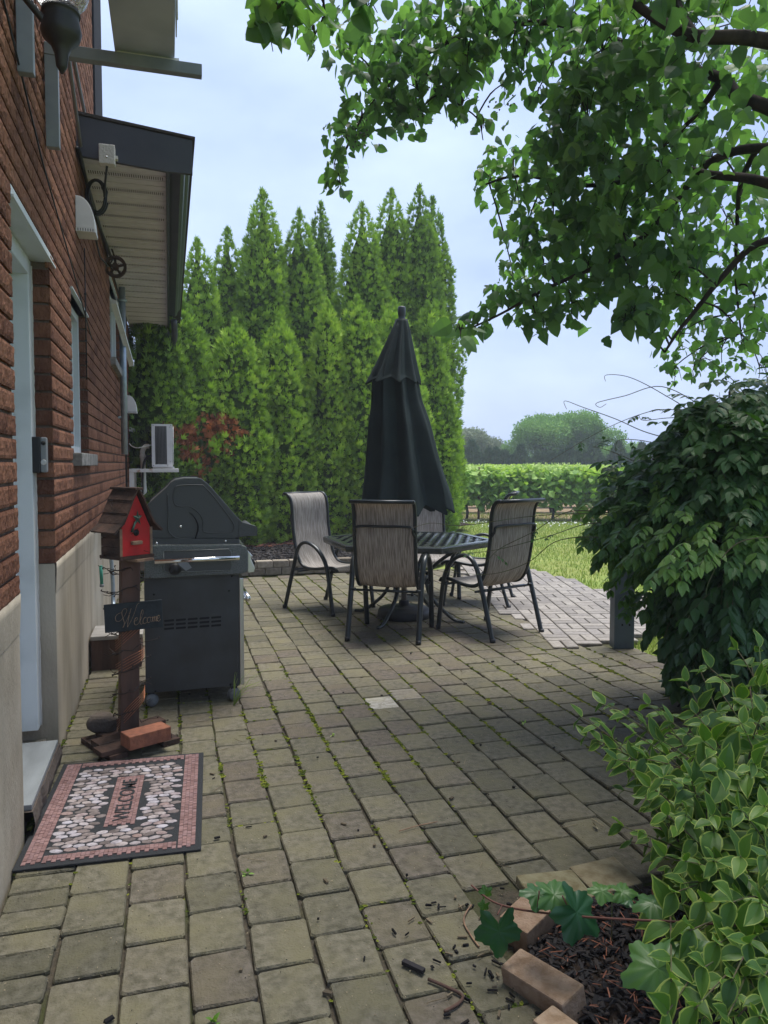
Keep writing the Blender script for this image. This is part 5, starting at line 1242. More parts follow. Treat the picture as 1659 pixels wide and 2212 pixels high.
for i in range(3):
    b = MB(); b.tube([(0, 0, -.1), (0, 0, 1.3)], .03, 6); o = b.build('trellis_post', M['bark']); o.location = rowpt(2.4+i*3.6, 18.75); tag(o, 'weathered wooden trellis post in the front vineyard row', 'post', 'trellis posts')
gp_ = [tuple(rowpt(random.uniform(-1, 11), random.uniform(18.2, 21), -.012)) for _ in range(11000)]
blades('weeds', gp_, .06, 'thin weeds and straw on the soil under the grapevines', wd=.012)
# ================================================================ FAR TREES
def fartree(name, c, rx, rz, z0_, n, m, label, size=.45, lobes=14, trunk_h=1.2, flat=.0):
    t = empty(name, (c.x, c.y, 0), label=label, cat='tree'); b = MB(); b.tube([(0, 0, -.1), (0, 0, trunk_h), (rx*.1, 0, z0_+rz)], [.28, .22, .08], 8)
    for i in range(5): a = i*1.26; b.tube([(0, 0, trunk_h*.9), (rx*.3*math.cos(a), rx*.3*math.sin(a), z0_+rz*.4), (rx*.6*math.cos(a), rx*.6*math.sin(a), z0_+rz*.9)], [.14, .09, .03], 6)
    b.build('trunk', M['trunk'], t); L_ = []
    for i in range(lobes):
        a = random.random()*6.28; q = random.random()**.5; zz = random.uniform(-.65, .75); k_ = math.sqrt(max(.1, 1-zz*zz)); L_.append(Vector((rx*.68*q*k_*math.cos(a)*1.1, rx*.68*q*k_*math.sin(a), z0_+rz+zz*rz*.72)))
    P = []; D = []; T = []; Sc = []
    for i in range(n):
        l_ = random.choice(L_); d_ = Vector((random.gauss(0, 1), random.gauss(0, 1), random.gauss(.1, 1))).normalized(); p = l_+Vector((d_.x*rx*.36, d_.y*rx*.36, d_.z*rz*.34))*random.random()**.25
        p.z = max(p.z, z0_*.35+random.random()*.3); P.append(tuple(p)); D.append(tuple(d_+Vector((0, 0, random.gauss(0, .5))))); Sc.append(size*random.uniform(.6, 1.2)); T.append(min(1, max(0, .4+.35*d_.z+.3*noise.noise(p*.8)+random.gauss(0, .12))))
    scatter('crown', CLUMP, P, frames(np.array(D), rdir(n)), Sc, T, M[m], t); return t
def fpt(px_, d): p = at(px_, 1001, d); return Vector((p.x, p.y, 0))
D1 = 44
fartree('round_tree', fpt(1215, D1), 3.5, 2.1, .45, 12000, 'far1', 'large dome shaped green tree beyond the vineyard', .34, 26)
fartree('pale_tree', fpt(1012, 50), 2.6, 1.9, .6, 6500, 'far2', 'pale grey green tree beside the right end of the arborvitae hedge', .34, 12)
fartree('shrubby_tree', fpt(1310, 41), 1.5, 1.15, .2, 2600, 'far1', 'lower green tree leaning against the right side of the dome shaped tree', .3, 8)
fartree('background_tree', fpt(1400, 56), 2.6, 1.3, .5, 4200, 'far1', 'hazy green tree right of the dome shaped tree, far behind', .4, 10)
fartree('background_tree', fpt(1480, 58), 2.8, 1.2, .4, 4200, 'far1', 'hazy green tree at the far right, mostly behind the climbing plant', .4, 10)
fartree('background_tree', fpt(1085, 58), 2.2, .9, .2, 2600, 'far1', 'small dark distant tree in the gap left of the dome shaped tree', .4, 8)
fartree('background_tree', fpt(1590, 60), 4.0, 1.6, .5, 4200, 'far1', 'distant wide green tree glimpsed behind the climbing plant', .4, 10)
# slim hedge conifers behind the vineyard
pr_ = []
for s_ in range(3):
    t = empty('slim_conifer', label='slim dark conifer in the far hedge behind the vineyard', cat='conifer', group='slim conifers in the far hedge'); b = MB(); b.tube([(0, 0, -.1), (0, 0, 1.9)], [.05, .01], 5); b.build('trunk', M['trunk'], t)
    P = []; D = []; T = []; Sc = []
    for i in range(520):
        q = random.random(); a = random.random()*6.28; r_ = .46*min(1, (1-q)*2.2)**.7*random.random()**.3; P.append((r_*math.cos(a), r_*math.sin(a), q*(1.75+.2*s_)+.05)); D.append((math.cos(a)*.5, math.sin(a)*.5, 1)); Sc.append(random.uniform(.15, .28)); T.append(random.random())
    scatter('crown', SPRAY, P, frames(np.array(D), rdir(520)), Sc, T, M['far3'], t); pr_.append(t)
for i in range(30):
    o = pr_[i] if i < 3 else copy_tree(pr_[i % 3]); o.location = fpt(985+i*17.5, 37.5); o.rotation_euler = (0, 0, random.random()*6); s_ = random.uniform(.85, 1.12); o.scale = (s_, s_, s_)
# far tree belt closing the horizon
P = []; D = []; Sc = []; T = []
for i in range(9000):
    px_ = random.uniform(-900, 2600); d = random.uniform(85, 95); p = fpt(px_, d); hh = 2.6+1.6*noise.noise((px_*.012, 0, 4)); z_ = random.random()**.7*hh; P.append((p.x, p.y, z_)); D.append((random.gauss(0, 1), random.gauss(0, 1), .6)); Sc.append(random.uniform(.7, 1.3)); T.append(min(1, .2+.5*z_/hh+random.gauss(0, .1)))
tag(scatter('far_wood', CLUMP, P, frames(np.array(D), rdir(len(P))), Sc, np.clip(T, 0, 1), M['far1']), 'low far off belt of trees along the horizon', 'wood', kind='stuff')
# ================================================================ MULBERRY TREE OVERHEAD (trunk stands outside the photo on the right)
random.seed(21); rng = np.random.default_rng(21)
TRK = Vector((3.35, 2.3, 0))
mt = empty('mulberry_tree', tuple(TRK), label='big mulberry tree with lobed leaves whose boughs hang over the patio from the right', cat='tree')
def ml(p): return Vector(p)-TRK
b = MB(); b.tube(smooth_path([ml((3.35, 2.3, -.1)), ml((3.33, 2.33, .9)), ml((3.28, 2.4, 1.9)), ml((3.2, 2.5, 2.6)), ml((3.0, 2.7, 3.3)), ml((2.9, 2.8, 4.2)), ml((2.9, 2.9, 5.2))], 4), [.17]*5+[.15]*5+[.12]*5+[.10]*4+[.07]*4+[.03]*2, 10)
b.build('trunk', M['trunk'], mt)
FORK = at(1990, 420, 3.6); LIMBS = []
def limb(pts, r0, r1, name='bough', wob=.02):
    pp = [at(*p) if len(p) == 3 and p[2] < 20 and abs(p[0]) > 20 else Vector(p) for p in pts]
    sp__ = smooth_path(pp, 6); k = len(sp__); sp__ = [p+Vector((noise.noise(p*3), noise.noise(p*3+Vector((9, 0, 0))), noise.noise(p*3+Vector((0, 9, 0)))))*wob for p in sp__]
    b = MB(); b.tube([ml(p) for p in sp__], [r0+(r1-r0)*i/(k-1) for i in range(k)], 7); b.build(name, M['trunk'], mt); LIMBS.extend(sp__); return sp__
T0 = (3.2, 2.5, 2.6); T1 = (3.05, 2.65, 3.1)
limb([T1, (1800, 110, 3.5), (1650, 84, 3.4), (1500, 78, 3.4), (1420, 40, 3.5), (1330, -20, 3.6)], .045, .018)
limb([(1500, 78, 3.4), (1470, 20, 3.5), (1450, -60, 3.6)], .022, .01, 'branch')
limb([T1, (1780, 300, 3.6), (1660, 232, 3.5), (1590, 205, 3.6), (1555, 170, 3.7), (1420, 130, 4.0), (1250, 60, 4.3), (1050, 60, 4.5), (900, 130, 4.7), (800, 230, 4.8), (725, 370, 4.9)], .04, .006)
limb([T0, (1800, 440, 3.7), (1660, 398, 3.6), (1560, 380, 3.8), (1440, 372, 4.1), (1300, 400, 4.5), (1130, 380, 4.8), (1050, 400, 4.9)], .034, .006)
limb([T0, (1780, 330, 3.9), (1640, 318, 4.0), (1540, 350, 4.1), (1470, 420, 4.2), (1380, 520, 4.3), (1240, 600, 4.4), (1120, 655, 4.5), (1000, 715, 4.6)], .034, .005)
limb([T0, (1800, 560, 3.8), (1660, 520, 3.9), (1560, 600, 4.0), (1480, 700, 4.1), (1440, 760, 4.1)], .03, .006)
limb([(1555, 170, 3.7), (1500, 250, 3.9), (1420, 330, 4.0)], .02, .006, 'branch')
limb([(1640, 318, 4.0), (1600, 420, 4.2), (1590, 560, 4.4), (1600, 720, 4.6)], .018, .005, 'branch')
limb([(1330, -20, 3.6), (1100, -60, 3.2), (850, -70, 2.9), (650, -30, 2.7), (600, 20, 2.6)], .016, .004, 'branch')
limb([(900, 130, 4.7), (960, 200, 4.7), (1030, 250, 4.7), (1045, 300, 4.7)], .008, .003, 'branch')
# clusters: px, py, rx, ry, depth, depth spread, leaf size, share
CL = [
 (575, 20, 35, 35, 2.6, .1, .095, 12), (640, 20, 45, 40, 2.7, .1, .09, 16), (700, 10, 25, 45, 2.7, .1, .085, 9), (790, 15, 32, 45, 2.8, .1, .085, 12), (575, 65, 18, 25, 2.6, .05, .085, 4), (680, 75, 20, 22, 3.2, .1, .07, 7),
 (745, 100, 50, 32, 4.6, .2, .085, 34), (800, 130, 65, 50, 4.7, .25, .085, 62), (880, 100, 70, 60, 4.6, .25, .09, 80), (960, 60, 80, 55, 4.5, .3, .09, 90), (1050, 20, 90, 50, 4.4, .3, .09, 95), (900, 190, 75, 55, 4.7, .2, .085, 70), (970, 140, 60, 60, 4.6, .2, .085, 60),
 (820, 215, 55, 45, 4.8, .2, .085, 44), (780, 255, 45, 38, 4.8, .15, .08, 34), (735, 305, 34, 36, 4.85, .12, .078, 24), (722, 355, 26, 38, 4.9, .1, .075, 18), (735, 395, 30, 26, 4.9, .1, .075, 14), (705, 395, 12, 25, 4.9, .05, .07, 5),
 (900, 255, 28, 28, 4.7, .1, .08, 12), (1000, 220, 34, 26, 4.6, .1, .08, 14), (1045, 262, 14, 25, 4.6, .05, .07, 6), (860, 235, 40, 35, 4.8, .1, .08, 18), (1010, 120, 40, 40, 4.5, .1, .085, 24), (1050, 120, 32, 26, 4.5, .1, .08, 14), (1110, 80, 40, 50, 4.4, .1, .085, 24), (1125, 160, 30, 40, 4.4, .1, .08, 14), (1165, 190, 26, 26, 4.3, .1, .08, 10), (1090, 180, 22, 18, 4.5, .1, .07, 6),
 (1150, 20, 70, 55, 4.3, .2, .09, 60), (1235, 30, 70, 70, 4.2, .3, .09, 70), (1300, 110, 90, 90, 4.0, .3, .09, 110), (1240, 170, 50, 60, 4.2, .2, .09, 50), (1390, 60, 90, 80, 3.8, .4, .09, 90), (1500, 30, 90, 60, 3.8, .5, .09, 70), (1600, 50, 90, 80, 4.2, .5, .085, 80),
 (1270, 260, 90, 90, 4.2, .3, .09, 130), (1390, 220, 100, 100, 4.0, .4, .095, 140), (1500, 180, 80, 90, 4.2, .5, .085, 90), (1610, 200, 80, 100, 4.6, .5, .085, 100), (1220, 310, 55, 60, 4.4, .2, .085, 55), (1180, 340, 50, 45, 4.6, .2, .08, 44), (1110, 345, 50, 35, 4.9, .2, .075, 44), (1060, 385, 34, 40, 5.0, .15, .072, 34), (1120, 420, 55, 45, 4.9, .2, .075, 55), (1195, 425, 65, 60, 4.6, .25, .085, 70),
 (1300, 380, 100, 90, 4.3, .35, .09, 150), (1430, 350, 90, 90, 4.1, .4, .09, 120), (1540, 330, 80, 80, 4.5, .5, .08, 90), (1630, 370, 70, 90, 4.8, .4, .08, 90), (1330, 490, 110, 80, 4.4, .3, .09, 150), (1460, 470, 90, 90, 4.2, .4, .09, 120), (1570, 470, 80, 90, 4.6, .4, .085, 90), (1200, 500, 70, 55, 4.7, .2, .085, 66), (1130, 510, 45, 45, 4.8, .15, .08, 34),
 (1175, 570, 60, 45, 4.8, .2, .08, 46), (1270, 570, 80, 60, 4.5, .25, .085, 80), (1110, 600, 42, 36, 5.2, .15, .07, 34), (1360, 590, 80, 50, 4.3, .3, .09, 66), (1470, 580, 80, 60, 4.2, .3, .09, 80), (1580, 570, 80, 60, 4.5, .3, .085, 75), (1085, 650, 52, 30, 4.6, .15, .08, 34), (1160, 640, 55, 38, 4.5, .2, .085, 44), (1235, 655, 50, 38, 4.4, .15, .085, 36), (1030, 685, 36, 28, 4.6, .1, .085, 18), (995, 715, 26, 26, 3.3, .05, .085, 8), (1160, 695, 40, 25, 4.5, .1, .085, 12), (1290, 620, 45, 26, 4.4, .1, .085, 16),
 (1440, 640, 42, 32, 4.2, .15, .085, 26), (1370, 670, 30, 45, 4.0, .1, .095, 20), (1410, 700, 26, 32, 4.0, .1, .085, 12), (1350, 690, 22, 30, 4.0, .1, .09, 8), (1470, 720, 50, 55, 4.6, .2, .07, 40), (1540, 660, 60, 55, 4.8, .2, .07, 55), (1560, 750, 60, 55, 4.9, .2, .065, 50), (1500, 790, 50, 45, 5.0, .2, .062, 40), (1600, 720, 50, 60, 4.2, .2, .085, 34), (1630, 640, 45, 50, 4.2, .2, .085, 30), (1640, 790, 40, 45, 5.1, .2, .065, 30), (1460, 790, 26, 40, 5.0, .1, .06, 14),
 (1720, 200, 60, 260, 3.8, .5, .09, 160), (1720, 600, 60, 220, 4.2, .5, .09, 130), (1560, -60, 260, 50, 3.6, .6, .09, 170), (1150, -50, 260, 45, 4.0, .5, .09, 150)]
P = []; D = []; Sc = []; T = []; EXP = []; tw = MB(); LP = LIMBS
for (px_, py_, rx, ry, d, ds_, ls, n) in CL:
    c = at(px_, py_, d); near = min(LP, key=lambda q: (q-c).length_squared); n = int(n*(1.25 if px_ < 1500 else .85))
    mid = near.lerp(c, .5)+Vector((0, 0, .04)); tw.tube([ml(p) for p in smooth_path([near, mid, c, c+Vector((0, 0, -ry/FPX*d*.6))], 3)], [.0055]*4+[.004]*3+[.0025]*3, 5)
    base = .42+random.gauss(0, .10)+(.2 if px_ > 1500 and py_ < 600 else 0)+(.12 if px_ < 1130 and 330 < py_ < 460 else 0)  # upper right clusters get a lighter leaf colour to imitate lit leaves
    for i in range(max(3, n//14)):
        e = c+_r*random.uniform(-.8, .8)*rx/FPX*d+_u*random.uniform(-.9, .6)*ry/FPX*d+_f*random.gauss(0, ds_); tw.tube([ml(c), ml((c+e)/2+Vector((0, 0, .03))), ml(e)], [.003, .0025, .0015], 4)
    for i in range(n):
        while True:
            u_, v_ = random.uniform(-1, 1), random.uniform(-1, 1)
            if u_*u_+v_*v_ < 1: break
        dd = d+random.gauss(0, ds_); p = c+_r*(u_*rx/FPX*d)+_u*(v_*ry/FPX*d)+_f*(dd-d)
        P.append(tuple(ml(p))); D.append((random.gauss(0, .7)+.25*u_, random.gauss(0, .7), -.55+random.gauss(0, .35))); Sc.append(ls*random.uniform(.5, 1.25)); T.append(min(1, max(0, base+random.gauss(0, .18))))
k = len(P); U_ = np.tile([0, 0, 1.], (k, 1))+rng.normal(0, .55, (k, 3)); half = rng.random(k) < .5
P, D, Sc, T = map(np.array, (P, D, Sc, T)); Rm = frames(D, U_)
tw.build('twigs', M['trunk'], mt, fix=False)
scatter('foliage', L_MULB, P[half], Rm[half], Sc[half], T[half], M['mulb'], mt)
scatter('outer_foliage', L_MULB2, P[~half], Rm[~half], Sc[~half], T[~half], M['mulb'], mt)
# unseen extra crown added above and behind the camera to shade the near pavers
for i in range(4600):
    p = Vector((random.uniform(-.1, 4.2), random.uniform(-1.2, 2.6), 0)); p.z = 3.7+.5*random.random()+.35*p.x*.5+1.0*random.random()
    if noise.noise(p*1.1) < -.12: continue
    P = np.vstack([P, [tuple(ml(p))]]) if False else P; EXP.append(tuple(ml(p)))
EXP = np.array(EXP); k2 = len(EXP); scatter('added_shade_foliage', L_MULB2, EXP, frames(rng.normal(0, .6, (k2, 3))+[0, 0, -.4], rng.normal(0, .5, (k2, 3))+[0, 0, 1]), rng.uniform(.09, .15, k2), rng.random(k2)*.6+.2, M['mulb'], mt)
b = MB()
for i in range(14): e = Vector((random.uniform(0, 4), random.uniform(-1, 2.5), random.uniform(4.0, 5))); b.tube([ml(p) for p in smooth_path([(2.95, 2.75, 3.6), ((2.95+e.x)/2, (2.75+e.y)/2, e.z-.1), e], 5)], [.03]*6+[.012]*5, 6)
b.build('added_branches', M['trunk'], mt)
# ripening berries
bp = []
for (cx_, cy_, n_) in ((940, 190, 26), (770, 300, 20), (1080, 225, 14), (900, 260, 14), (1235, 330, 8)):
    for i in range(n_): bp.append(tuple(ml(at(cx_+random.gauss(0, 18), cy_+random.gauss(0, 14), 4.65+random.gauss(0, .08)))))
bv = [(0, 0, 0), (.35, 0, .35), (0, .35, .35), (-.35, 0, .35), (0, -.35, .35), (0, 0, 1)]; bf = [(0, 2, 1), (0, 3, 2), (0, 4, 3), (0, 1, 4), (5, 1, 2), (5, 2, 3), (5, 3, 4), (5, 4, 1)]
M['berry'] = mat('berry', (.03, .02, .025), .4, .5)
scatter('berries', (bv, bf, [0]*8), bp, frames(rdir(len(bp)), rdir(len(bp))), np.full(len(bp), .020), rng.random(len(bp)), M['berry'], mt)['kind'] = 'stuff'

# ================================================================ CLIMBER ON THE ARBOUR, RIGHT
cl = empty('climbing_vine', (3.3, 3.6, 0), label='huge dark climbing plant with feathery compound leaves spilling over its support on the right', cat='climber')
CO = Vector((3.3, 3.6, 0))
OUT = [(1690, 800), (1640, 830), (1590, 830), (1545, 850), (1500, 890), (1450, 915), (1440, 955), (1400, 990), (1360, 1010), (1350, 1050), (1335, 1090), (1325, 1120), (1345, 1150), (1350, 1160), (1370, 1185), (1400, 1210), (1425, 1250), (1440, 1290), (1450, 1340), (1470, 1385), (1490, 1420), (1520, 1440), (1600, 1450), (1690, 1470), (1760, 1500), (1760, 800)]
stems = MB()
for i in range(9):
    a = Vector((3.5+random.uniform(-.25, .5), 3.5+random.uniform(-.4, .5), 0)); e = at(random.uniform(1500, 1720), random.uniform(900, 1150), random.uniform(3.6, 4.6)); stems.tube(smooth_path([a-CO, a-CO+Vector((random.uniform(-.1, .1), 0, .5)), (a+e)/2-CO+Vector((random.uniform(-.15, .15), random.uniform(-.15, .15), .2)), e-CO], 5), [.02]*10+[.012]*6, 6)
stems.build('stems', M['trunk'], cl)
P = []; D = []; U_ = []; Sc = []; T = []; rach = MB()
def compound(p, d_, ln, n, ls, t, up=Vector((0, 0, 1)), stem=True):
    """feathered leaf: n pairs of leaflets along a drooping stalk"""
    pts = []; q = Vector(p); dd = Vector(d_).normalized()
    for i in range(n+1):
        pts.append(q.copy()); dd = (dd+Vector((0, 0, -.16))).normalized(); q = q+dd*ln/n
    if stem: rach.tube(pts, [.0016]*len(pts), 3, cap=False)
    for i in range(1, n+1):
        td = (pts[i]-pts[i-1]).normalized(); sd__ = td.cross(up)
        sd__ = sd__.normalized() if sd__.length > .05 else Vector((1, 0, 0))
        for s_ in (-1, 1):
            ld_ = (td*.75+sd__*s_*random.uniform(.6, 1)+Vector((0, 0, -.35+random.gauss(0, .12))))
            P.append(tuple(pts[i]-CO)); D.append(tuple(ld_)); U_.append((random.gauss(0, .25), random.gauss(0, .25)-.15, 1)); Sc.append(ls*random.uniform(.8, 1.15)*(1.0 if i < n else .8)); T.append(min(1, max(0, t+random.gauss(0, .09))))
    P.append(tuple(pts[-1]-CO)); D.append(tuple(dd)); U_.append((0, -.3, 1)); Sc.append(ls); T.append(t)
cnt = 0
while cnt < 2100:
    px_, py_ = random.uniform(1260, 1760), random.uniform(800, 1550)
    if not inpoly(px_, py_, OUT): continue
    # the body bulges towards the camera in the middle and recedes at its edges
    e_ = min(1, max(0, (px_-1270)/300)); d = 4.75-1.25*e_**.7+random.random()**2*.9-.25*max(0, 1-abs(py_-1300)/260)*e_
    if py_ < 1020: d += .35*(1020-py_)/200
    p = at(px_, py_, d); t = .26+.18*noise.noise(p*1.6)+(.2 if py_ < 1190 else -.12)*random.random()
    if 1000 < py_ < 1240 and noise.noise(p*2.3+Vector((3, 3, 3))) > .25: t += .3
    o_ = Vector((-.45+random.gauss(0, .6), -.6+random.gauss(0, .5), random.gauss(0, .4) if py_ < 1200 else -.8+random.gauss(0, .25)))
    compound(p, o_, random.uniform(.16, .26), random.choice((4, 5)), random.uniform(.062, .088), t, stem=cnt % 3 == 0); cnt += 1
def sprig(path, every, t, ls=.05, n=4, ln=.14):
    pp = smooth_path([at(*q) for q in path], 6); rach.tube(pp, [.0032+(.0014-.0032)*i/(len(pp)-1) for i in range(len(pp))], 5)
    for i in range(2, len(pp), every):
        if ls: compound(pp[i], (random.gauss(0, .6)-.4, -.5, random.gauss(.0, .5)), ln, n, ls, t)
# bright outer sprays
for (x_, y_, d_, t_) in ((1320, 1120, 4.3, .55), (1330, 1150, 4.2, .5), (1340, 1100, 4.1, .6), (1330, 1080, 4.3, .5), (1315, 1175, 4.3, .55), (1380, 1060, 4.1, .6), (1400, 1110, 3.9, .75), (1360, 1150, 3.9, .5), (1390, 1180, 3.7, .6), (1450, 1085, 3.7, .7), (1480, 1120, 3.5, .85), (1500, 1140, 3.5, .9), (1550, 1140, 3.4, .85), (1600, 1130, 3.4, .85), (1640, 1150, 3.4, .8), (1545, 1175, 3.3, .8), (1500, 1180, 3.3, .8), (1470, 1200, 3.3, .75), (1440, 1130, 3.6, .7), (1345, 1215, 4.4, .8), (1400, 1300, 4.2, .7), (1395, 1270, 4.3, .7), (1590, 1060, 3.6, .6), (1640, 1040, 3.6, .55), (1530, 1040, 3.8, .6), (1430, 1010, 4.2, .5), (1320, 1060, 4.5, .55), (1345, 1020, 4.4, .7), (1400, 985, 4.3, .75), (1450, 950, 4.3, .7), (1500, 915, 4.3, .65), (1560, 880, 4.2, .7), (1620, 860, 4.2, .7), (1425, 1050, 3.9, .85), (1470, 1010, 3.9, .75), (1370, 1095, 4.1, .8), (1345, 1140, 4.2, .8), (1420, 1160, 3.7, .8), (1290, 1135, 4.4, .75), (1300, 1100, 4.4, .7), (1560, 1000, 3.7, .6), (1520, 1080, 3.6, .8), (1600, 1180, 3.3, .6)):
    for k in range(3): compound(at(x_+random.gauss(0, 14), y_+random.gauss(0, 10), d_), (-.8+random.gauss(0, .3), -.4, random.gauss(-.1, .2)), random.uniform(.13, .2), 4, random.uniform(.055, .075), t_+random.gauss(0, .07))
# whippy leafless shoots reaching out of the top and to the left
for pth_, ev, ls in (([(1500, 960, 4.4), (1400, 935, 4.3), (1330, 905, 4.2), (1260, 880, 4.2), (1220, 866, 4.2), (1224, 884, 4.2)], 9, .0),
    ([(1560, 1000, 4.4), (1500, 900, 4.3), (1430, 850, 4.3), (1360, 815, 4.3), (1310, 810, 4.3), (1308, 824, 4.3)], 9, .0),
    ([(1600, 940, 4.4), (1520, 880, 4.4), (1430, 835, 4.4), (1350, 855, 4.4), (1290, 870, 4.4), (1296, 880, 4.4), (1310, 872, 4.4)], 9, .0),
    ([(1620, 930, 4.3), (1540, 888, 4.3), (1460, 885, 4.3), (1400, 890, 4.3), (1300, 930, 4.4), (1180, 1000, 4.5)], 8, .03),
    ([(1560, 930, 4.3), (1480, 905, 4.3), (1440, 903, 4.3), (1390, 908, 4.3), (1380, 896, 4.3)], 7, .035),
    ([(1480, 1010, 4.3), (1420, 960, 4.3), (1340, 950, 4.3), (1330, 975, 4.3)], 8, .03),
    ([(1500, 1060, 4.3), (1400, 1010, 4.3), (1320, 975, 4.3), (1280, 965, 4.3)], 3, .042),
    ([(1460, 1090, 4.2), (1350, 1040, 4.2), (1250, 1015, 4.3)], 6, .0),
    ([(1400, 1120, 4.2), (1280, 1110, 4.2), (1150, 1115, 4.3), (1000, 1135, 4.4), (930, 1130, 4.5), (880, 1145, 4.5)], 8, .0),
    ([(1400, 1140, 4.1), (1280, 1130, 4.2), (1180, 1160, 4.2), (1060, 1190, 4.3), (980, 1195, 4.3)], 9, .025),
    ([(1340, 1110, 4.2), (1230, 1105, 4.2), (1150, 1150, 4.2), (1080, 1185, 4.3), (1050, 1215, 4.3)], 9, .03),
    ([(1360, 1170, 4.1), (1280, 1160, 4.1), (1200, 1170, 4.2), (1140, 1215, 4.3), (1060, 1240, 4.4), (960, 1235, 4.5)], 9, .0),
    ([(1659, 1160, 3.2), (1600, 1170, 3.2), (1560, 1205, 3.2), (1530, 1260, 3.2), (1525, 1290, 3.2)], 99, .0),
    ([(1640, 900, 4.3), (1600, 840, 4.3), (1560, 800, 4.3), (1520, 770, 4.3), (1470, 745, 4.3)], 8, .03),
    ([(1659, 870, 4.3), (1650, 780, 4.3), (1600, 720, 4.3)], 8, .03)):
    sprig(pth_, ev, .5, ls, 3, .08)
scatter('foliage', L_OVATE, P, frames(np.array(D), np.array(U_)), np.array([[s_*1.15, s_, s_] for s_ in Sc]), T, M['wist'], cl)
for i in range(len(rach.v)): rach.v[i] = tuple(Vector(rach.v[i])-CO)
rach.build('shoots', M['stemg'], cl, fix=False)
# hidden-from-view timber rails the climber lies on
b = MB(); b.box((.3, -.5, 1.05), (.38, 1.3, 1.13)); b.box((.75, -.5, 1.05), (.83, 1.3, 1.13)); b.box((.1, .0, 1.135), (1.4, .07, 1.20)); b.box((.30, .3, 0), (.38, .38, 1.05)); b.box((.75, .3, 0), (.83, .38, 1.05)); b.build('support_rails', M['postg'], cl)
# solid tangle of old stems in the middle
b = MB()
for i in range(260):
    p = at(random.uniform(1520, 1760), random.uniform(960, 1480), random.uniform(3.9, 4.5))-CO; d_ = Vector((random.gauss(0, 1), random.gauss(0, 1), random.gauss(0, 1.4))).normalized()*random.uniform(.2, .4); b.tube([p-d_, p+Vector((random.gauss(0, .04), random.gauss(0, .04), 0)), p+d_], .006, 4)
b.build('stem_tangle', M['twig'], cl, fix=False)
P2_ = []; D2_ = []
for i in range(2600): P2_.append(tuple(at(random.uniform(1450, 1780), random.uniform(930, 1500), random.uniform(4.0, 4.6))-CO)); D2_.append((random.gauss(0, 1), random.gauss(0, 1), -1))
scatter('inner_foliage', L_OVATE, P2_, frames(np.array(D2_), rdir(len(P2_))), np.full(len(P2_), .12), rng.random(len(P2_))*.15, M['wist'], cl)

# ================================================================ VARIEGATED SHRUB, LOWER RIGHT
sh = empty('variegated_shrub', (1.75, 1.75, 0), label='variegated shrub with green leaves edged in pale yellow at the lower right', cat='shrub')
SO = Vector((1.75, 1.75, 0)); P = []; D = []; U_ = []; Sc = []; T = []; sb_ = MB()
def shoot(tip, ls, t, n, base=None, bulge=.15, frac=.35):
    base = base or Vector((1.75+random.gauss(0, .12), 1.75+random.gauss(0, .12), -.02)); c = (base+tip)/2+Vector((0, 0, bulge))+Vector((random.gauss(0, .04), random.gauss(0, .04), 0))
    pts = [(1-s_)**2*base+2*s_*(1-s_)*c+s_*s_*tip for s_ in [i/14 for i in range(15)]]; sb_.tube([p-SO for p in pts], [.0045-.003*i/14 for i in range(15)], 5)
    for i in range(n):
        s_ = frac+(1-frac)*i/(n-1)*.985; p = (1-s_)**2*base+2*s_*(1-s_)*c+s_*s_*tip; td = ((c-base)*(1-s_)+(tip-c)*s_).normalized(); ax = td.cross(Vector((0, 0, 1))).normalized(); ay = ax.cross(td)
        a0 = (0 if i % 2 else PI/2)+random.gauss(0, .3)
        for q in (0, PI):
            sdv = ax*math.cos(a0+q)+ay*math.sin(a0+q); d_ = (td*(.45+.5*(i/(n-1))**3)+sdv*.9+Vector((0, 0, -.18))).normalized(); P.append(tuple(p-SO)); D.append(tuple(d_)); U_.append((random.gauss(0, .3), random.gauss(0, .3)-.25, 1)); Sc.append(ls*random.uniform(.75, 1.15)*(1 if i < n-2 else .7)); T.append(min(1, max(0, t+random.gauss(0, .2))))
TIPS = [(1252, 1548, 2.75), (1262, 1590, 2.7), (1300, 1520, 2.75), (1340, 1545, 2.7), (1330, 1640, 2.4), (1400, 1520, 2.7), (1290, 1600, 2.65), (1370, 1585, 2.5), (1430, 1600, 2.4), (1395, 1640, 2.3), (1342, 1785, 2.2), (1400, 1700, 2.2), (1480, 1470, 2.6), (1530, 1440, 2.6), (1590, 1400, 2.6), (1640, 1395, 2.6), (1560, 1500, 2.5), (1620, 1480, 2.4), (1500, 1540, 2.4), (1450, 1560, 2.4), (1520, 1600, 2.2), (1600, 1560, 2.2), (1650, 1540, 2.2), (1430, 1680, 2.1), (1490, 1680, 2.05), (1560, 1660, 2.0), (1630, 1650, 2.0), (1440, 1760, 2.0), (1480, 1760, 1.95), (1540, 1760, 1.9), (1600, 1750, 1.85), (1650, 1740, 1.85), (1430, 1850, 1.95), (1480, 1860, 1.85), (1540, 1860, 1.8), (1600, 1850, 1.75), (1655, 1850, 1.7), (1455, 1930, 1.8), (1520, 1950, 1.7), (1580, 1950, 1.65), (1640, 1950, 1.6),
        (1490, 2010, 1.6), (1550, 2040, 1.55), (1620, 2040, 1.5), (1520, 2090, 1.5), (1450, 2120, 1.45), (1580, 2120, 1.42), (1650, 2110, 1.4), (1440, 2190, 1.4), (1500, 2180, 1.38), (1570, 2200, 1.35), (1640, 2200, 1.32), (1700, 1500, 2.3), (1720, 1700, 2.0), (1720, 1900, 1.7), (1720, 2100, 1.4), (1700, 1600, 2.2)]
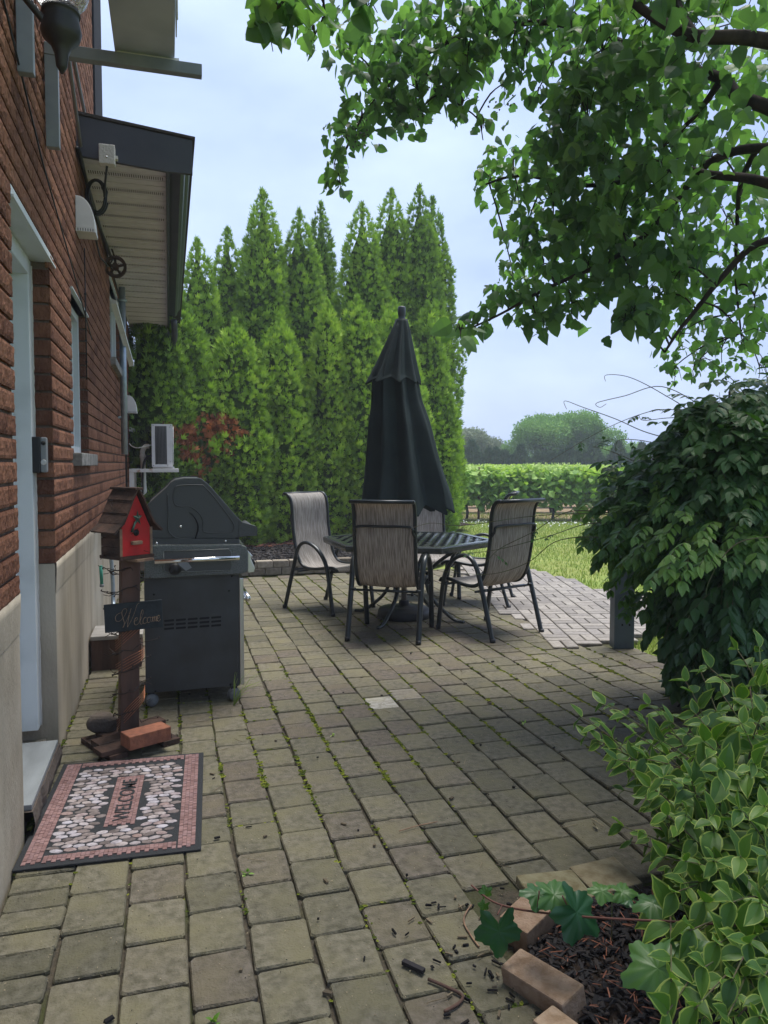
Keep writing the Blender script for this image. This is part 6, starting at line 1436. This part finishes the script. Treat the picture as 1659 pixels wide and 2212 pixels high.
for (x_, y_, d_) in TIPS:
    tip = at(x_, y_, d_)
    if tip.z < .06: tip.z = .06
    big = y_ > 1900
    shoot(tip, (.092 if big else .088)*random.uniform(.9, 1.15), .5, 7, bulge=.10 if y_ > 1700 else .2)
    for k in range(2 if y_ > 1650 else 1):
        p = at(x_+random.gauss(40, 22), y_+random.gauss(15, 25), d_+random.uniform(.05, .35)); p.z = max(p.z, .08); shoot(p, .078, .35, 6, bulge=.12)
P, D, U_, Sc, T = map(np.array, (P, D, U_, Sc, T)); _w = rng.integers(0, 4, len(P))
for _k in range(4): _s = _w == _k; scatter('foliage', L_VARS[_k], P[_s], frames(D[_s], U_[_s]), Sc[_s], T[_s], [M['varg'], M['vary']], sh, smooth=True)
sb_.build('stems', M['stemg'], sh, fix=False)
# ================================================================ GRAPE SHOOT CREEPING OVER THE BED EDGE, SEEDLING, LOOSE LEAVES
def leafobj(name, T_, mats, places, parent, off=Vector((0, 0, 0))):
    P = [tuple(p-off) for p, *_ in places]; return scatter(name, T_, P, frames(np.array([tuple(q[1]) for q in places], float), np.array([tuple(q[2]) for q in places], float)), [q[3] for q in places], [q[4] for q in places], mats, parent, smooth=True)
gs = empty('grape_shoot', (1.1, 2.0, 0), label='reddish grape shoot with large lobed dark green leaves reaching over the block edging', cat='vine shoot'); go_ = Vector((1.1, 2.0, 0))
b = MB(); pp = smooth_path([at(1600, 2000, 1.75), at(1480, 1992, 1.78), at(1330, 1985, 1.85), at(1200, 1975, 1.95), at(1110, 1962, 2.05), at(1060, 1945, 2.1), at(1018, 1912, 2.15)], 5); b.tube([p-go_ for p in pp], .0028, 6)
for a, c in (((1085, 1955, 2.07), (1075, 1975, 2.0)), ((1160, 1970, 1.98), (1165, 1925, 1.95)), ((1235, 1978, 1.93), (1215, 1935, 1.9))): b.tube([at(*a)-go_, at(*c)-go_], .002, 5)
b.build('stem', M['stemr'], gs)
cd_ = -_f
leafobj('leaf', L_BIG, M['grapel'], [(at(1075, 1973, 2.0), -_u+_r*.05, cd_+_u*.3, .115, .2)], gs, go_); leafobj('leaf', L_BIG, M['grapel'], [(at(1165, 1928, 1.95), _r*.9-_u*.15, _u+cd_*.6, .095, .75)], gs, go_)
leafobj('leaf', L_BIG, M['grapel'], [(at(1212, 1942, 1.9), _r*.8-_u*.7, _u*.8+cd_*.8, .125, .15)], gs, go_); leafobj('leaf', L_BIG, M['grapel'], [(at(1190, 1935, 2.0), -_r*.9+_u*.1, _u+cd_*.4, .08, .6)], gs, go_)
leafobj('leaf', L_BIG, M['grapel'], [(at(1040, 1935, 2.12), _r*.4+_u*.3, cd_, .035, .95), (at(1050, 1948, 2.1), -_r*.3-_u*.6, cd_, .03, .95)], gs, go_)
sg = empty('seedling', tuple(at(1322, 1985, 1.98)), label='small seedling with two spread bright leaves at the back of the mulch bed', cat='seedling'); so__ = Vector(sg.location)
b = MB(); b.tube([Vector((0, 0, -.06)), at(1322, 1928, 1.98)-so__], .002, 5); b.build('stem', M['stemg'], sg)
leafobj('leaf', L_BIG, M['grapel'], [(at(1322, 1926, 1.98), -_r+_u*.05, _u+cd_*.5, .062, .9)], sg, so__); leafobj('leaf', L_BIG, M['grapel'], [(at(1322, 1926, 1.98), _r-_u*.05, _u+cd_*.5, .066, .85)], sg, so__)
leafobj('leaf', L_BIG, M['grapel'], [(at(1440, 1945, 1.9), -_r*.9-_u*.2, _u+cd_*.3, .085, .75), (at(1372, 1950, 1.95), -_r*.2+_u*.0+_f*.3, _u, .045, .5)], sg, so__)
bl_ = empty('bed_sapling', tuple(at(1475, 2070, 1.62)), label='young sapling with large jagged bright green leaves lying over the mulch', cat='seedling'); bo_ = Vector(bl_.location)
b = MB(); b.tube([at(1475, 2120, 1.62)-bo_, at(1470, 2075, 1.6)-bo_], .0025, 5); b.build('stem', M['stemg'], bl_)
leafobj('leaf', L_BIG, M['grapel'], [(at(1470, 2075, 1.6), -_r-_u*.35, _u+cd_*.7, .125, .85)], bl_, bo_); leafobj('leaf', L_BIG, M['grapel'], [(at(1470, 2075, 1.6), _r*.6+_u*.35, _u+cd_*.7, .07, .8)], bl_, bo_)
def onground(name, T_, m, px_, py_, size, label, t, up=(.2, -.3, 1), d=(.3, 1, .05), cat='leaf'):
    p = gp(px_, py_, .012); o = scatter(name, T_, [(0, 0, 0)], frames(np.array([d], float), np.array([up], float)), [size], [t], m, smooth=True); o.location = p; return tag(o, label, cat)
onground('fallen_leaf', L_MULB2, M['vary'], 1168, 1905, .065, 'pale green leaf lying face down on the pavers near the mulch bed', .4)
onground('fallen_leaf', L_OVATE, M['debris'], 1290, 1790, .05, 'curled dry tan leaf on the pavers left of the shrub', 1.0, up=(.8, -.3, .6))
onground('fallen_leaf', L_MULB2, M['petal'], 1378, 1508, .05, 'whitish leaf on the pavers under the climbing plant', .5)
def twig(pts, label, r_=.0028, m='soil'):
    b = MB(); b.tube(smooth_path([gp(x_, y_, .006) for x_, y_ in pts], 4), r_, 6); tag(b.build('dry_twig', M[m]), label, 'twig', 'dry twigs on the pavers')
twig([(1018, 1955), (1005, 1975), (1003, 1995), (1020, 2025), (1035, 2045)], 'bent pale twig left of the dangling grape leaf', .0028, 'woodlt')
twig([(925, 2115), (960, 2130), (998, 2150), (990, 2168), (960, 2185)], 'hooked brown twig near the bottom of the photo', .0045, 'bark')
twig([(862, 1795), (905, 1783), (945, 1775)], 'straight thin tan twig in the middle of the near pavers', .002, 'woodlt')
b = MB(); b.box((-.035, -.008, 0), (.035, .008, .012), bev=.002); o = b.build('bark_chip', M['mulch']); o.location = gp(893, 2092, .003); o.rotation_euler = (0, 0, -.9); tag(o, 'black bark chip above the hooked twig near the bottom edge', 'bark chip')
# weeds in the joints
def weed(px_, py_, n, s_, label):
    p0 = gp(px_, py_); w_ = scatter('weed', L_OVATE, [(random.gauss(0, s_*.3), random.gauss(0, s_*.3), .003) for _ in range(n)], frames(rng.normal(0, 1, (n, 3))+[0, 0, .9], rng.normal(0, .3, (n, 3))+[0, 0, 1]), np.full(n, s_), rng.random(n), M['vine']); w_.location = p0; tag(w_, label, 'weed', 'little weeds in the paver joints')
weed(533, 1888, 9, .022, 'tiny weed in the joint right of the doormat, nearest the camera'); weed(720, 1600-10, 5, .02, 'tiny weed in a joint below the pale paver'); weed(1130, 1625-60, 6, .02, 'tiny weed in a joint in the middle right of the pavers'); weed(462, 2208, 8, .025, 'tiny weed at the very bottom edge of the photo')
b = MB()
for i in range(14):
    a = random.uniform(-.6, 1.6); l_ = random.uniform(.08, .22); b.tube([(0, 0, 0), (l_*.5*math.cos(a), l_*.4*math.sin(a), l_*.7), (l_*1.1*math.cos(a), l_*.6*math.sin(a), l_*.9)], [.0016, .0012, .0005], 4)
o = b.build('grass_weed', M['grassb']); o.location = gp(505, 1525); tag(o, 'wispy grass weed growing beside the right front caster of the grill', 'weed')

# ================================================================ HAZE
hz = MB(); hz.box((-320, -40, -2.5), (320, 130, 12)); o = hz.build('haze', []); o.data.materials.clear()
hm = bpy.data.materials.new('haze'); hm.use_nodes = True; t_ = hm.node_tree; t_.nodes.clear(); oo = N(t_, 'ShaderNodeOutputMaterial'); pv_ = N(t_, 'ShaderNodeVolumePrincipled')
pv_.inputs['Color'].default_value = (.86, .92, 1, 1); pv_.inputs['Density'].default_value = .003; t_.links.new(pv_.outputs[0], oo.inputs['Volume']); o.data.materials.append(hm); tag(o, kind='stuff')
